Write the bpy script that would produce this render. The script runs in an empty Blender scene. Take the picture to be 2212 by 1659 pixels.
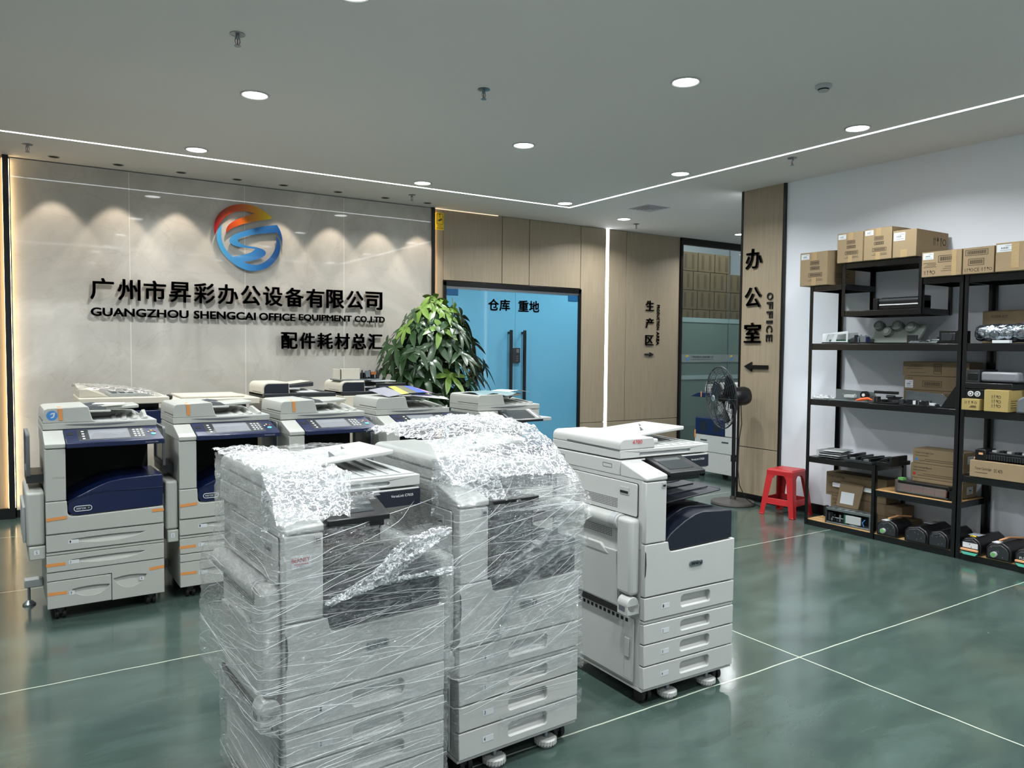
import bpy, math, random
from math import sin, cos, pi, radians
from mathutils import Vector, Matrix
from mathutils.geometry import tessellate_polygon
random.seed(7)
SC = bpy.context.scene
COL = SC.collection
# ------------------------------------------------------------------ camera
F = 1652.68; YAW, PIT, ROL = 0.57723308, -0.04563372, 0.00865258
fw = Vector((sin(YAW)*cos(PIT), cos(YAW)*cos(PIT), sin(PIT)))
rt = Vector((cos(YAW), -sin(YAW), 0)); up = rt.cross(fw)
r2 = cos(ROL)*rt + sin(ROL)*up; u2 = -sin(ROL)*rt + cos(ROL)*up
cd = bpy.data.cameras.new('camera'); cam = bpy.data.objects.new('camera', cd); COL.objects.link(cam)
cam.matrix_world = Matrix(((r2.x, u2.x, -fw.x, 0), (r2.y, u2.y, -fw.y, 0), (r2.z, u2.z, -fw.z, 1.62), (0, 0, 0, 1)))
cd.sensor_width = 36; cd.lens = F/2212*36; cd.clip_start = .05
SC.camera = cam
# ------------------------------------------------------------------ world and exposure
WORLD = 1.25
w = bpy.data.worlds.new('world'); SC.world = w; w.use_nodes = True
w.node_tree.nodes['Background'].inputs[0].default_value = (.86, .94, 1, 1)
w.node_tree.nodes['Background'].inputs[1].default_value = WORLD
SC.view_settings.view_transform = 'Standard'; SC.view_settings.look = 'None'
SC.view_settings.exposure = -0.38; SC.view_settings.gamma = 1
SC.cycles.max_bounces = 8; SC.cycles.transparent_max_bounces = 16
SC.cycles.diffuse_bounces = 5; SC.cycles.sample_clamp_indirect = 6; SC.cycles.use_denoising = True
CEIL = 3.35; WY = 8.507; WX = 6.70
P_DOWN = 38.0; E_DOWN = 14.0; E_STRIP = 16.0; E_WARM = 13.0; E_SPOT = 36.0
pd = bpy.data.lights.new('window_portal', 'AREA'); pd.shape = 'RECTANGLE'; pd.size = 9.3; pd.size_y = 2.63; pd.cycles.is_portal = True  # portal for the unseen window opening added as fill
po = bpy.data.objects.new('window_portal', pd); COL.objects.link(po); po.location = (1.25, -4.05, 1.435); po.rotation_euler = (radians(90), 0, 0)
# ------------------------------------------------------------------ materials
def lin(h):
    h = h.lstrip('#'); o = []
    for i in (0, 2, 4):
        c = int(h[i:i+2], 16)/255; o.append(c/12.92 if c <= .04045 else ((c+.055)/1.055)**2.4)
    return (*o, 1)
MATS = {}
def mat(name, col, rough=.5, metal=0, spec=.5, coat=0, emit=None, estr=0, noise=0, nscale=6, bump=0, bscale=60, alpha=1, trans=0):
    if name in MATS: return MATS[name]
    m = bpy.data.materials.new(name); m.use_nodes = True; nt = m.node_tree; b = nt.nodes['Principled BSDF']
    c = lin(col) if isinstance(col, str) else (*col, 1)
    b.inputs['Base Color'].default_value = c; b.inputs['Roughness'].default_value = rough
    b.inputs['Metallic'].default_value = metal; b.inputs['Specular IOR Level'].default_value = spec
    b.inputs['Coat Weight'].default_value = coat; b.inputs['Coat Roughness'].default_value = .05
    b.inputs['Alpha'].default_value = alpha; b.inputs['Transmission Weight'].default_value = trans
    if emit: b.inputs['Emission Color'].default_value = lin(emit); b.inputs['Emission Strength'].default_value = estr
    tc = nt.nodes.new('ShaderNodeTexCoord')
    if noise:
        n = nt.nodes.new('ShaderNodeTexNoise'); n.inputs['Scale'].default_value = nscale; n.inputs['Detail'].default_value = 5
        nt.links.new(tc.outputs['Object'], n.inputs['Vector'])
        mx = nt.nodes.new('ShaderNodeMix'); mx.data_type = 'RGBA'
        mx.inputs['A'].default_value = tuple(x*(1-noise) for x in c[:3])+(1,)
        mx.inputs['B'].default_value = tuple(min(1, x*(1+noise)) for x in c[:3])+(1,)
        nt.links.new(n.outputs['Fac'], mx.inputs['Factor']); nt.links.new(mx.outputs['Result'], b.inputs['Base Color'])
    if bump:
        n = nt.nodes.new('ShaderNodeTexNoise'); n.inputs['Scale'].default_value = bscale; n.inputs['Detail'].default_value = 3
        nt.links.new(tc.outputs['Object'], n.inputs['Vector'])
        bp = nt.nodes.new('ShaderNodeBump'); bp.inputs['Strength'].default_value = bump; bp.inputs['Distance'].default_value = .01
        nt.links.new(n.outputs['Fac'], bp.inputs['Height']); nt.links.new(bp.outputs['Normal'], b.inputs['Normal'])
    MATS[name] = m; return m
def N(m, t, **k):
    n = m.node_tree.nodes.new(t)
    for a, v in k.items():
        if a in n.inputs: n.inputs[a].default_value = v
        else: setattr(n, a, v)
    return n
WHITE = mat('white_plastic', '#b6b8b5', .42, noise=.03, nscale=9, bump=.03, bscale=400)
WPLAS = mat('warm_grey_plastic', '#a9aba5', .42, noise=.03, nscale=9, bump=.03, bscale=400)
CREAM = mat('cream_plastic', '#c4bfb0', .42, noise=.03)
GREYP = mat('light_grey_plastic', '#a9adad', .45, noise=.04)
MIDG = mat('mid_grey_plastic', '#5f6467', .45, noise=.05)
DKG = mat('dark_grey_plastic', '#25282b', .4, noise=.1)
BLACK = mat('black_plastic', '#08090b', .35)
MATB = mat('matt_black', '#050506', .8)
NAVY = mat('navy_plastic', '#0c1a3f', .3, noise=.08)
NAVY2 = mat('dark_navy_plastic', '#0b1322', .45, noise=.08, bump=.05, bscale=500)
GAP = mat('panel_gap', '#101113', .9)
SCREEN = mat('glass_screen', '#8c9096', .06, spec=.8, coat=1)
SCREEN_D = mat('dark_glass_screen', '#33383c', .06, spec=.8, coat=1)
TEAL = mat('teal_button', '#5cc4b8', .3)
ORANGE = mat('orange_tape', '#cf8a4a', .55, noise=.08)
BLUES = mat('blue_sticker', '#3e7fc2', .35)
PAPER = mat('white_paper', '#dfe2e4', .7)
CHROME = mat('chrome_badge', '#8f9498', .25, metal=.9)
RUBBER = mat('rubber', '#0b0b0c', .6)
RED = mat('red_plastic', '#ae2428', .35, noise=.06)
REDINK = mat('red_ink', '#c23030', .5)
CARD = mat('cardboard', '#8d7a5d', .8, noise=.07, nscale=20, bump=.05, bscale=200)
CARD2 = mat('brown_cardboard', '#75644b', .8, noise=.07, nscale=20, bump=.05, bscale=200)
GOLD = mat('yellow_cardboard', '#9f8c55', .7, noise=.05, nscale=20)
INK = mat('brown_ink', '#33271b', .8)
TAPE = mat('clear_tape', '#a8906a', .12, spec=.8, bump=.3, bscale=60)
LABELW = mat('white_label', '#c8cccf', .5)
BSTEEL = mat('black_steel', '#0b0c0e', .22, spec=.7, noise=.1)
PLY = mat('plywood', '#b8925e', .6, noise=.12, nscale=14)
STEEL = mat('galvanised_steel', '#8b9396', .3, metal=.8, noise=.08)
GREYM = mat('grey_cast_metal', '#7c847e', .5, metal=.1, noise=.08)
BOARD = mat('circuit_green', '#1c5a3c', .5)
ORAN = mat('orange_plastic', '#d9581f', .4)
GRN = mat('green_knob', '#63a05a', .4)
MINT = mat('mint_plastic', '#58b8a0', .4)
PEACH = mat('peach_strip', '#d19a6c', .6)
WHITEPAINT = mat('white_wall_paint', '#e3e7ee', .65, bump=.03, bscale=150)
CEILP = mat('white_ceiling_paint', '#dddad6', .8)
DARKTRIM = mat('black_trim', '#060708', .3)
SILVER = mat('brushed_silver', '#8e9499', .3, metal=.9)
YEL = mat('yellow_sign', '#e8c41e', .4)
def emitter(name, col, s):
    m = mat(name, '#000000', .5, emit=col, estr=s); return m
LEDW = emitter('downlight_glow', '#fdfeff', E_DOWN)
STRIPM = emitter('led_strip_glow', '#f6fbff', E_STRIP)
VSTRIPM = emitter('vertical_led_glow', '#f4fbff', 13.0)
WARMM = emitter('warm_led_glow', '#ffdba4', E_WARM)
WARMT = emitter('warm_cove_glow', '#ffeac6', 1.5)
# wood laminate with fine vertical grain
def wood(name, c1, c2):
    m = bpy.data.materials.new(name); m.use_nodes = True; nt = m.node_tree; b = nt.nodes['Principled BSDF']; L = nt.links.new
    tc = N(m, 'ShaderNodeTexCoord'); mp = N(m, 'ShaderNodeMapping'); mp.inputs['Scale'].default_value = (130, 130, 2.2)
    n = N(m, 'ShaderNodeTexNoise', Scale=1.0, Detail=4.0); L(tc.outputs['Object'], mp.inputs['Vector']); L(mp.outputs[0], n.inputs['Vector'])
    r = N(m, 'ShaderNodeValToRGB'); r.color_ramp.elements[0].color = lin(c1); r.color_ramp.elements[1].color = lin(c2)
    r.color_ramp.elements[0].position = .3; r.color_ramp.elements[1].position = .7
    L(n.outputs['Fac'], r.inputs[0]); L(r.outputs[0], b.inputs['Base Color']); b.inputs['Roughness'].default_value = .42
    return m
WOOD = wood('beige_wood_laminate', '#8f816d', '#a2947d')
# polished marble
def marble():
    m = bpy.data.materials.new('polished_marble'); m.use_nodes = True; nt = m.node_tree; b = nt.nodes['Principled BSDF']; L = nt.links.new
    tc = N(m, 'ShaderNodeTexCoord')
    n1 = N(m, 'ShaderNodeTexNoise', Scale=1.1, Detail=8.0, Roughness=.6, Distortion=.8); L(tc.outputs['Object'], n1.inputs['Vector'])
    r1 = N(m, 'ShaderNodeValToRGB'); e = r1.color_ramp.elements
    e[0].position = .3; e[0].color = lin('#a7a39b'); e[1].position = .72; e[1].color = lin('#cfccc4')
    e2 = e.new(.52); e2.color = lin('#b9b5ad'); L(n1.outputs['Fac'], r1.inputs[0])
    n2 = N(m, 'ShaderNodeTexNoise', Scale=.9, Detail=7.0, Roughness=.55, Distortion=1.6); L(tc.outputs['Object'], n2.inputs['Vector'])
    s = N(m, 'ShaderNodeMath', operation='SUBTRACT'); s.inputs[1].default_value = .5; L(n2.outputs['Fac'], s.inputs[0])
    a = N(m, 'ShaderNodeMath', operation='ABSOLUTE'); L(s.outputs[0], a.inputs[0])
    r2_ = N(m, 'ShaderNodeValToRGB'); e = r2_.color_ramp.elements
    e[0].position = 0; e[0].color = (1, 1, 1, 1); e[1].position = .012; e[1].color = (0, 0, 0, 1); L(a.outputs[0], r2_.inputs[0])
    mx = N(m, 'ShaderNodeMix', data_type='RGBA'); mx.inputs['B'].default_value = lin('#9a9080')
    f = N(m, 'ShaderNodeMath', operation='MULTIPLY'); f.inputs[1].default_value = .22; L(r2_.outputs[0], f.inputs[0])
    L(f.outputs[0], mx.inputs['Factor']); L(r1.outputs[0], mx.inputs['A'])
    # thin pale joints between slabs
    sx = N(m, 'ShaderNodeSeparateXYZ'); L(tc.outputs['Object'], sx.inputs[0]); prev = mx.outputs['Result']
    for jx in (.985, 2.10, 3.21):
        d = N(m, 'ShaderNodeMath', operation='SUBTRACT'); d.inputs[1].default_value = jx; L(sx.outputs['X'], d.inputs[0])
        ab = N(m, 'ShaderNodeMath', operation='ABSOLUTE'); L(d.outputs[0], ab.inputs[0])
        lt = N(m, 'ShaderNodeMath', operation='LESS_THAN'); lt.inputs[1].default_value = .003; L(ab.outputs[0], lt.inputs[0])
        q = N(m, 'ShaderNodeMix', data_type='RGBA'); q.inputs['B'].default_value = lin('#dcd8ce'); L(lt.outputs[0], q.inputs['Factor']); L(prev, q.inputs['A']); prev = q.outputs['Result']
    L(prev, b.inputs['Base Color']); b.inputs['Roughness'].default_value = .035; b.inputs['Specular IOR Level'].default_value = .6
    n3 = N(m, 'ShaderNodeTexNoise', Scale=1.2, Detail=1.0); L(tc.outputs['Object'], n3.inputs['Vector'])
    bp = N(m, 'ShaderNodeBump', Strength=.06, Distance=.02); L(n3.outputs['Fac'], bp.inputs['Height']); L(bp.outputs['Normal'], b.inputs['Normal'])
    return m
MARBLE = marble()
# green polished concrete with pale cut joints
def floor_mat():
    m = bpy.data.materials.new('green_polished_concrete'); m.use_nodes = True; nt = m.node_tree; b = nt.nodes['Principled BSDF']; L = nt.links.new
    tc = N(m, 'ShaderNodeTexCoord')
    mp = N(m, 'ShaderNodeMapping'); mp.inputs['Rotation'].default_value = (0, 0, .6); mp.inputs['Scale'].default_value = (1, 2.4, 1); L(tc.outputs['Object'], mp.inputs['Vector'])
    n1 = N(m, 'ShaderNodeTexNoise', Scale=1.6, Detail=9.0, Roughness=.62, Distortion=.4); L(mp.outputs[0], n1.inputs['Vector'])
    r1 = N(m, 'ShaderNodeValToRGB'); e = r1.color_ramp.elements
    e[0].position = .3; e[0].color = lin('#35433f'); e[1].position = .75; e[1].color = lin('#4f605b'); q = e.new(.52); q.color = lin('#40514b')
    L(n1.outputs['Fac'], r1.inputs[0])
    n2 = N(m, 'ShaderNodeTexNoise', Scale=7.0, Detail=6.0, Roughness=.7, Distortion=1.0); L(mp.outputs[0], n2.inputs['Vector'])
    r2_ = N(m, 'ShaderNodeValToRGB'); e = r2_.color_ramp.elements
    e[0].position = .70; e[0].color = (0, 0, 0, 1); e[1].position = .78; e[1].color = (1, 1, 1, 1); L(n2.outputs['Fac'], r2_.inputs[0])
    f = N(m, 'ShaderNodeMath', operation='MULTIPLY'); f.inputs[1].default_value = .35; L(r2_.outputs[0], f.inputs[0])
    mx = N(m, 'ShaderNodeMix', data_type='RGBA'); mx.inputs['B'].default_value = lin('#9db8ae'); L(f.outputs[0], mx.inputs['Factor']); L(r1.outputs[0], mx.inputs['A'])
    prev = mx.outputs['Result']
    wn = N(m, 'ShaderNodeTexNoise', Scale=3.0, Detail=3.0); L(tc.outputs['Object'], wn.inputs['Vector'])
    wm = N(m, 'ShaderNodeMath', operation='MULTIPLY_ADD'); wm.inputs[1].default_value = .02; wm.inputs[2].default_value = -.01; L(wn.outputs['Fac'], wm.inputs[0])
    sx = N(m, 'ShaderNodeSeparateXYZ'); L(tc.outputs['Object'], sx.inputs[0])
    for ax, v in (('Y', .79), ('Y', 2.503), ('Y', 4.205), ('Y', 5.945), ('Y', 7.65), ('X', 3.465), ('X', 8.4), ('X', -1.5)):
        d = N(m, 'ShaderNodeMath', operation='SUBTRACT'); d.inputs[1].default_value = v; L(sx.outputs[ax], d.inputs[0])
        d2 = N(m, 'ShaderNodeMath', operation='ADD'); L(d.outputs[0], d2.inputs[0]); L(wm.outputs[0], d2.inputs[1])
        ab = N(m, 'ShaderNodeMath', operation='ABSOLUTE'); L(d2.outputs[0], ab.inputs[0])
        lt = N(m, 'ShaderNodeMath', operation='LESS_THAN'); lt.inputs[1].default_value = .0042; L(ab.outputs[0], lt.inputs[0])
        q = N(m, 'ShaderNodeMix', data_type='RGBA'); q.inputs['B'].default_value = lin('#b7bfae'); L(lt.outputs[0], q.inputs['Factor']); L(prev, q.inputs['A']); prev = q.outputs['Result']
    L(prev, b.inputs['Base Color'])
    rr = N(m, 'ShaderNodeMapRange'); rr.inputs['To Min'].default_value = .10; rr.inputs['To Max'].default_value = .24; L(n1.outputs['Fac'], rr.inputs['Value'])
    L(rr.outputs[0], b.inputs['Roughness']); b.inputs['Specular IOR Level'].default_value = .6; b.inputs['Coat Weight'].default_value = .35; b.inputs['Coat Roughness'].default_value = .14
    bn = N(m, 'ShaderNodeTexNoise', Scale=2.5, Detail=3.0); L(tc.outputs['Object'], bn.inputs['Vector'])
    bp = N(m, 'ShaderNodeBump', Strength=.12, Distance=.02); L(bn.outputs['Fac'], bp.inputs['Height']); L(bp.outputs['Normal'], b.inputs['Normal'])
    return m
FLOORM = floor_mat()
# clear glass sheet and stretch film
def sheet(name, tint, refl, rough, diff, dcol='#dfe6e6', crumple=None, streak=0):
    m = bpy.data.materials.new(name); m.use_nodes = True; nt = m.node_tree; L = nt.links.new
    for n in list(nt.nodes):
        if n.type == 'BSDF_PRINCIPLED': nt.nodes.remove(n)
    out = [n for n in nt.nodes if n.type == 'OUTPUT_MATERIAL'][0]
    t = N(m, 'ShaderNodeBsdfTransparent'); t.inputs[0].default_value = lin(tint)
    g = N(m, 'ShaderNodeBsdfGlossy', Roughness=rough); g.inputs[0].default_value = (1, 1, 1, 1)
    d = N(m, 'ShaderNodeBsdfDiffuse'); d.inputs[0].default_value = lin(dcol)
    lw = N(m, 'ShaderNodeLayerWeight', Blend=.5)
    ma = N(m, 'ShaderNodeMath', operation='POWER'); ma.inputs[1].default_value = 3; L(lw.outputs['Facing'], ma.inputs[0])
    mb = N(m, 'ShaderNodeMath', operation='MULTIPLY_ADD'); mb.inputs[1].default_value = .4; mb.inputs[2].default_value = refl; L(ma.outputs[0], mb.inputs[0])
    m1 = N(m, 'ShaderNodeMixShader'); m2 = N(m, 'ShaderNodeMixShader')
    tc = N(m, 'ShaderNodeTexCoord')
    if crumple:
        sc, st = crumple
        mp = N(m, 'ShaderNodeMapping'); mp.inputs['Rotation'].default_value = (.35, .5, .2); mp.inputs['Scale'].default_value = (1, 1, 5 if streak else 1.3)
        L(tc.outputs['Object'], mp.inputs['Vector'])
        n = N(m, 'ShaderNodeTexNoise', Scale=sc, Detail=5.0, Roughness=.65, Distortion=.6); L(mp.outputs[0], n.inputs['Vector'])
        s_ = N(m, 'ShaderNodeMath', operation='SUBTRACT'); s_.inputs[1].default_value = .5; L(n.outputs['Fac'], s_.inputs[0])
        ab = N(m, 'ShaderNodeMath', operation='ABSOLUTE'); L(s_.outputs[0], ab.inputs[0])
        bp = N(m, 'ShaderNodeBump', Strength=st, Distance=.03); L(ab.outputs[0], bp.inputs['Height'])
        L(bp.outputs['Normal'], g.inputs['Normal']); L(bp.outputs['Normal'], lw.inputs['Normal'])
        rr = N(m, 'ShaderNodeMapRange'); rr.inputs['From Min'].default_value = .0; rr.inputs['From Max'].default_value = .035
        rr.inputs['To Min'].default_value = diff*4.5; rr.inputs['To Max'].default_value = diff*.5; L(ab.outputs[0], rr.inputs['Value']); L(rr.outputs[0], m1.inputs[0])
    else: m1.inputs[0].default_value = diff
    L(t.outputs[0], m1.inputs[1]); L(d.outputs[0], m1.inputs[2])
    L(mb.outputs[0], m2.inputs[0]); L(m1.outputs[0], m2.inputs[1]); L(g.outputs[0], m2.inputs[2]); L(m2.outputs[0], out.inputs[0])
    return m
GLASS = sheet('clear_glass', '#dde5e3', .05, .02, .0)
FROST = sheet('frosted_glass', '#a2aba7', .06, .08, .72, '#c2cbc6')
FILM = sheet('stretch_film', '#f8f9f9', .06, .075, .06, '#eef2f4', crumple=(15, 1.0), streak=1)
FILMT = sheet('crumpled_film', '#f2f4f4', .08, .10, .25, '#f2f5f7', crumple=(36, 1.0))
FILMC = sheet('thin_dust_film', '#f2f2f0', .12, .12, .14, '#e8e4dc', crumple=(14, .8))
# blue door with frosted film
BLUED = mat('blue_frosted_glass', '#599bb9', .30, spec=.5, coat=.35)
BLUEDK = mat('dark_blue_patch', '#17507c', .3)

# ------------------------------------------------------------------ mesh helper
class MB:
    def __init__(s): s.v = []; s.f = []; s.m = []; s.mats = []
    def mi(s, mt):
        if mt not in s.mats: s.mats.append(mt)
        return s.mats.index(mt)
    def add(s, vs, fs, mt):
        o = len(s.v); i = s.mi(mt); s.v += [tuple(v) for v in vs]
        for f in fs: s.f.append(tuple(o+k for k in f)); s.m.append(i)
        return s
    def hexa(s, p, mt):   # p: bottom 4 ccw, top 4 ccw
        return s.add(p, [(3, 2, 1, 0), (4, 5, 6, 7), (0, 1, 5, 4), (1, 2, 6, 5), (2, 3, 7, 6), (3, 0, 4, 7)], mt)
    def box(s, x0, x1, y0, y1, z0, z1, mt):
        return s.hexa([(x0, y0, z0), (x1, y0, z0), (x1, y1, z0), (x0, y1, z0), (x0, y0, z1), (x1, y0, z1), (x1, y1, z1), (x0, y1, z1)], mt)
    def rbox(s, c, size, rot, mt, ax='Z'):
        M = Matrix.Rotation(rot, 3, ax); a, b, d = (q/2 for q in size); c = Vector(c)
        return s.hexa([c+M@Vector(q) for q in ((-a, -b, -d), (a, -b, -d), (a, b, -d), (-a, b, -d), (-a, -b, d), (a, -b, d), (a, b, d), (-a, b, d))], mt)
    def plate(s, outer, holes, axis, a, b, mt):   # polygon (u,v) with holes, extruded along axis from a to b
        def P(u, v, t): return {'y': (u, t, v), 'x': (t, u, v), 'z': (u, v, t)}[axis]
        loops = [list(outer)]+[list(h) for h in holes]
        if holes: tri = tessellate_polygon([[Vector((u, v, 0)) for u, v in l] for l in loops])
        else: tri = [tuple(range(len(outer)))]
        flat = [q for l in loops for q in l]; n = len(flat)
        vs = [P(u, v, a) for u, v in flat]+[P(u, v, b) for u, v in flat]; fs = []
        for t in tri: fs.append(tuple(t)); fs.append(tuple(k+n for k in reversed(t)))
        o = 0
        for l in loops:
            k = len(l)
            for i in range(k): fs.append((o+i, o+(i+1) % k, n+o+(i+1) % k, n+o+i))
            o += k
        return s.add(vs, fs, mt)
    def tube(s, pts, rad, mt, n=10, closed=False, caps=True):
        pts = [Vector(p) for p in pts]; R = rad if isinstance(rad, (list, tuple)) else [rad]*len(pts)
        vs = []; fs = []; N_ = len(pts); prev = None
        for i, p in enumerate(pts):
            d = (pts[(i+1) % N_]-pts[i-1]) if closed else (pts[min(i+1, N_-1)]-pts[max(i-1, 0)])
            if d.length < 1e-9: d = Vector((0, 0, 1))
            d.normalize()
            a = prev if prev is not None else (Vector((0, 0, 1)) if abs(d.z) < .9 else Vector((1, 0, 0)))
            x = (a-d*a.dot(d)); x.normalize(); prev = x; y = d.cross(x)
            for k in range(n):
                t = 2*pi*k/n; vs.append(p+x*cos(t)*R[i]+y*sin(t)*R[i])
        for i in range(N_ if closed else N_-1):
            for k in range(n):
                a0 = i*n+k; a1 = i*n+(k+1) % n; j = ((i+1) % N_)*n
                fs.append((a0, a1, j+(k+1) % n, j+k))
        if caps and not closed:
            fs.append(tuple(range(n-1, -1, -1))); fs.append(tuple((N_-1)*n+k for k in range(n)))
        return s.add(vs, fs, mt)
    def cyl(s, p0, p1, r, mt, n=24, r1=None): return s.tube([p0, p1], [r, r if r1 is None else r1], mt, n)
    def lathe(s, prof, mt, n=32, c=(0, 0, 0)):   # prof (r,z)
        vs = []; fs = []
        for r, z in prof:
            for k in range(n): t = 2*pi*k/n; vs.append((c[0]+r*cos(t), c[1]+r*sin(t), c[2]+z))
        for i in range(len(prof)-1):
            for k in range(n): fs.append((i*n+k, i*n+(k+1) % n, (i+1)*n+(k+1) % n, (i+1)*n+k))
        fs.append(tuple(range(n-1, -1, -1))); fs.append(tuple((len(prof)-1)*n+k for k in range(n)))
        return s.add(vs, fs, mt)
    def grid(s, fn, nu, nv, mt, keep=None):
        vs = [fn(i/nu, j/nv) for j in range(nv+1) for i in range(nu+1)]; fs = []
        for j in range(nv):
            for i in range(nu):
                if keep and not keep((i+.5)/nu, (j+.5)/nv): continue
                a = j*(nu+1)+i; fs.append((a, a+1, a+nu+2, a+nu+1))
        return s.add(vs, fs, mt)
    def xf(s, M):
        s.v = [tuple(M@Vector(v)) for v in s.v]; return s
    def build(s, name, parent=None, bevel=0, seg=2, smooth=True, ang=35, loc=None, rot=None, label=None, kind=None):
        me = bpy.data.meshes.new(name); me.from_pydata(s.v, [], s.f); me.update()
        for mt in s.mats: me.materials.append(mt)
        for p, i in zip(me.polygons, s.m): p.material_index = i; p.use_smooth = smooth
        import bmesh
        bm = bmesh.new(); bm.from_mesh(me); bmesh.ops.recalc_face_normals(bm, faces=bm.faces[:]); bm.to_mesh(me); bm.free()
        if smooth: me.set_sharp_from_angle(angle=radians(ang))
        o = bpy.data.objects.new(name, me); COL.objects.link(o)
        if bevel:
            b = o.modifiers.new('bevel', 'BEVEL'); b.width = bevel; b.segments = seg; b.limit_method = 'ANGLE'; b.angle_limit = radians(40); b.harden_normals = False
        if loc: o.location = loc
        if rot: o.rotation_euler = rot
        if parent: o.parent = parent
        if label: o['label'] = label
        if kind: o['kind'] = kind
        return o
def rr(x0, z0, x1, z1, r, n=5):
    R = r if isinstance(r, (list, tuple)) else [r]*4; out = []
    for (cx, cz, a, q) in ((x1-R[1], z0+R[1], -pi/2, R[1]), (x1-R[2], z1-R[2], 0, R[2]), (x0+R[3], z1-R[3], pi/2, R[3]), (x0+R[0], z0+R[0], pi, R[0])):
        if q <= 1e-6: out.append((cx, cz)); continue
        for i in range(n+1): t = a+pi/2*i/n; out.append((cx+q*cos(t), cz+q*sin(t)))
    return out
def circ(cx, cz, r, n=24): return [(cx+r*cos(2*pi*i/n), cz+r*sin(2*pi*i/n)) for i in range(n)]
def tag(o, label, cat, group=None):
    o['label'] = label; o['category'] = cat
    if group: o['group'] = group
    return o
def thing(name, label, cat, loc=(0, 0, 0), rz=0, group=None):
    o = bpy.data.objects.new(name, None); COL.objects.link(o); o.location = loc; o.rotation_euler = (0, 0, rz); o.empty_display_size = .1
    return tag(o, label, cat, group)
def copy_tree(o, parent=None):
    c = o.copy(); COL.objects.link(c)
    if parent: c.parent = parent
    for ch in [q for q in SC.objects if q.parent == o]: copy_tree(ch, c)
    return c
def box(name, x0, x1, y0, y1, z0, z1, mt, **k): return MB().box(x0, x1, y0, y1, z0, z1, mt).build(name, **k)
# text as mesh. plane 'y': reads along +X facing -Y; plane 'x': faces -X, reads along -Y
def text_mb(s, mt, ext=.01, bold=0.0):
    c = bpy.data.curves.new('t', 'FONT'); c.body = s; c.size = 1; c.extrude = 0; c.offset = bold; c.resolution_u = 3
    o = bpy.data.objects.new('t', c); COL.objects.link(o); bpy.context.view_layer.update()
    me = bpy.data.meshes.new_from_object(o.evaluated_get(bpy.context.evaluated_depsgraph_get()))
    vs = [tuple(v.co) for v in me.vertices]; fs = [tuple(p.vertices) for p in me.polygons]
    bpy.data.objects.remove(o); bpy.data.curves.remove(c); bpy.data.meshes.remove(me)
    # weld, then extrude by hand
    key = {}; remap = []; nv = []
    for v in vs:
        k = (round(v[0], 4), round(v[1], 4))
        if k not in key: key[k] = len(nv); nv.append((v[0], v[1]))
        remap.append(key[k])
    fs = [tuple(remap[i] for i in f) for f in fs]; fs = [f for f in fs if len(set(f)) == len(f)]
    return nv, fs
def text(name, s, mt, u0, u1, v0, v1, at, plane='y', ext=.01, bold=0.0, parent=None, rot90=False, label=None):
    nv, fs = text_mb(s, mt, bold=0 if bold > .012 else min(bold, .006))
    if not nv: return None
    if bold > .012:      # heavier strokes: overlapping copies nudged both ways
        d = bold*.55; k = len(nv); n0, f0 = nv, fs; nv = []; fs = []
        for i, (dx, dy) in enumerate(((d, d), (-d, d), (d, -d), (-d, -d), (0, 0))):
            nv = nv+[(x+dx, y+dy) for x, y in n0]; fs = fs+[tuple(q+i*k for q in f) for f in f0]
    if rot90: nv = [(y, -x) for x, y in nv]      # letters turned clockwise, reading downwards
    xs = [p[0] for p in nv]; ys = [p[1] for p in nv]; a, b, c, d = min(xs), max(xs), min(ys), max(ys)
    n = len(nv); P = []
    for t in (0, 1):
        for x, y in nv:
            u = u0+(x-a)/(b-a)*(u1-u0); v = v0+(y-c)/(max(1e-6, d-c))*(v1-v0)
            P.append({'y': (u, at-ext*t, v), 'x': (at-ext*t, u, v), 'z': (u, v, at+ext*t)}[plane])
    F_ = [tuple(n+i for i in f) for f in fs]
    ed = {}
    for f in fs:
        for i in range(len(f)):
            e = (f[i], f[(i+1) % len(f)]); k = tuple(sorted(e)); ed.setdefault(k, []).append(e)
    if ext > .002:
        for k, l in ed.items():
            if len(l) == 1: e = l[0]; F_.append((e[0], e[1], n+e[1], n+e[0]))
    m = MB(); m.add(P, F_, mt); return m.build(name, parent=parent, smooth=False, label=label)
# ================================================================== ROOM
def struct(o): o['kind'] = 'structure'; return o
struct(box('floor', -4.0, 13.2, -4.0, 11.6, -.12, 0, FLOORM))
# ceiling with a slot for the light line: four slabs round the loop plus the inner field
LX0, LX1, LY0, LY1 = -2.4, 5.715, 1.66, 7.525; SW = .015
m = MB(); z0, z1 = CEIL, CEIL+.12
m.plate([(-4.0, -4.0), (13.2, -4.0), (13.2, WY+.05), (-4.0, WY+.05)], [[(LX0-SW, LY0-SW), (LX1+SW, LY0-SW), (LX1+SW, LY1+SW), (LX0-SW, LY1+SW)]], 'z', z0, z1, CEILP)
m.box(LX0+SW, LX1-SW, LY0+SW, LY1-SW, z0, z1, CEILP)
struct(m.build('ceiling', smooth=False))
t = thing('led_strip_light', 'thin white light line running as a rectangle flush in the ceiling', 'light', ((LX0+LX1)/2, (LY0+LY1)/2, CEIL))
ox, oy = (LX0+LX1)/2, (LY0+LY1)/2; e_ = .0006
for a, b, c, d in ((LX0-SW+e_, LX1+SW-e_, LY0-SW+e_, LY0+SW-e_), (LX0-SW+e_, LX1+SW-e_, LY1-SW+e_, LY1+SW-e_), (LX0-SW+e_, LX0+SW-e_, LY0+SW, LY1-SW), (LX1-SW+e_, LX1+SW-e_, LY0+SW, LY1-SW)):
    MB().box(a-ox, b-ox, c-oy, d-oy, -.0012, .014, STRIPM).build('light_segment', parent=t, smooth=False)
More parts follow.
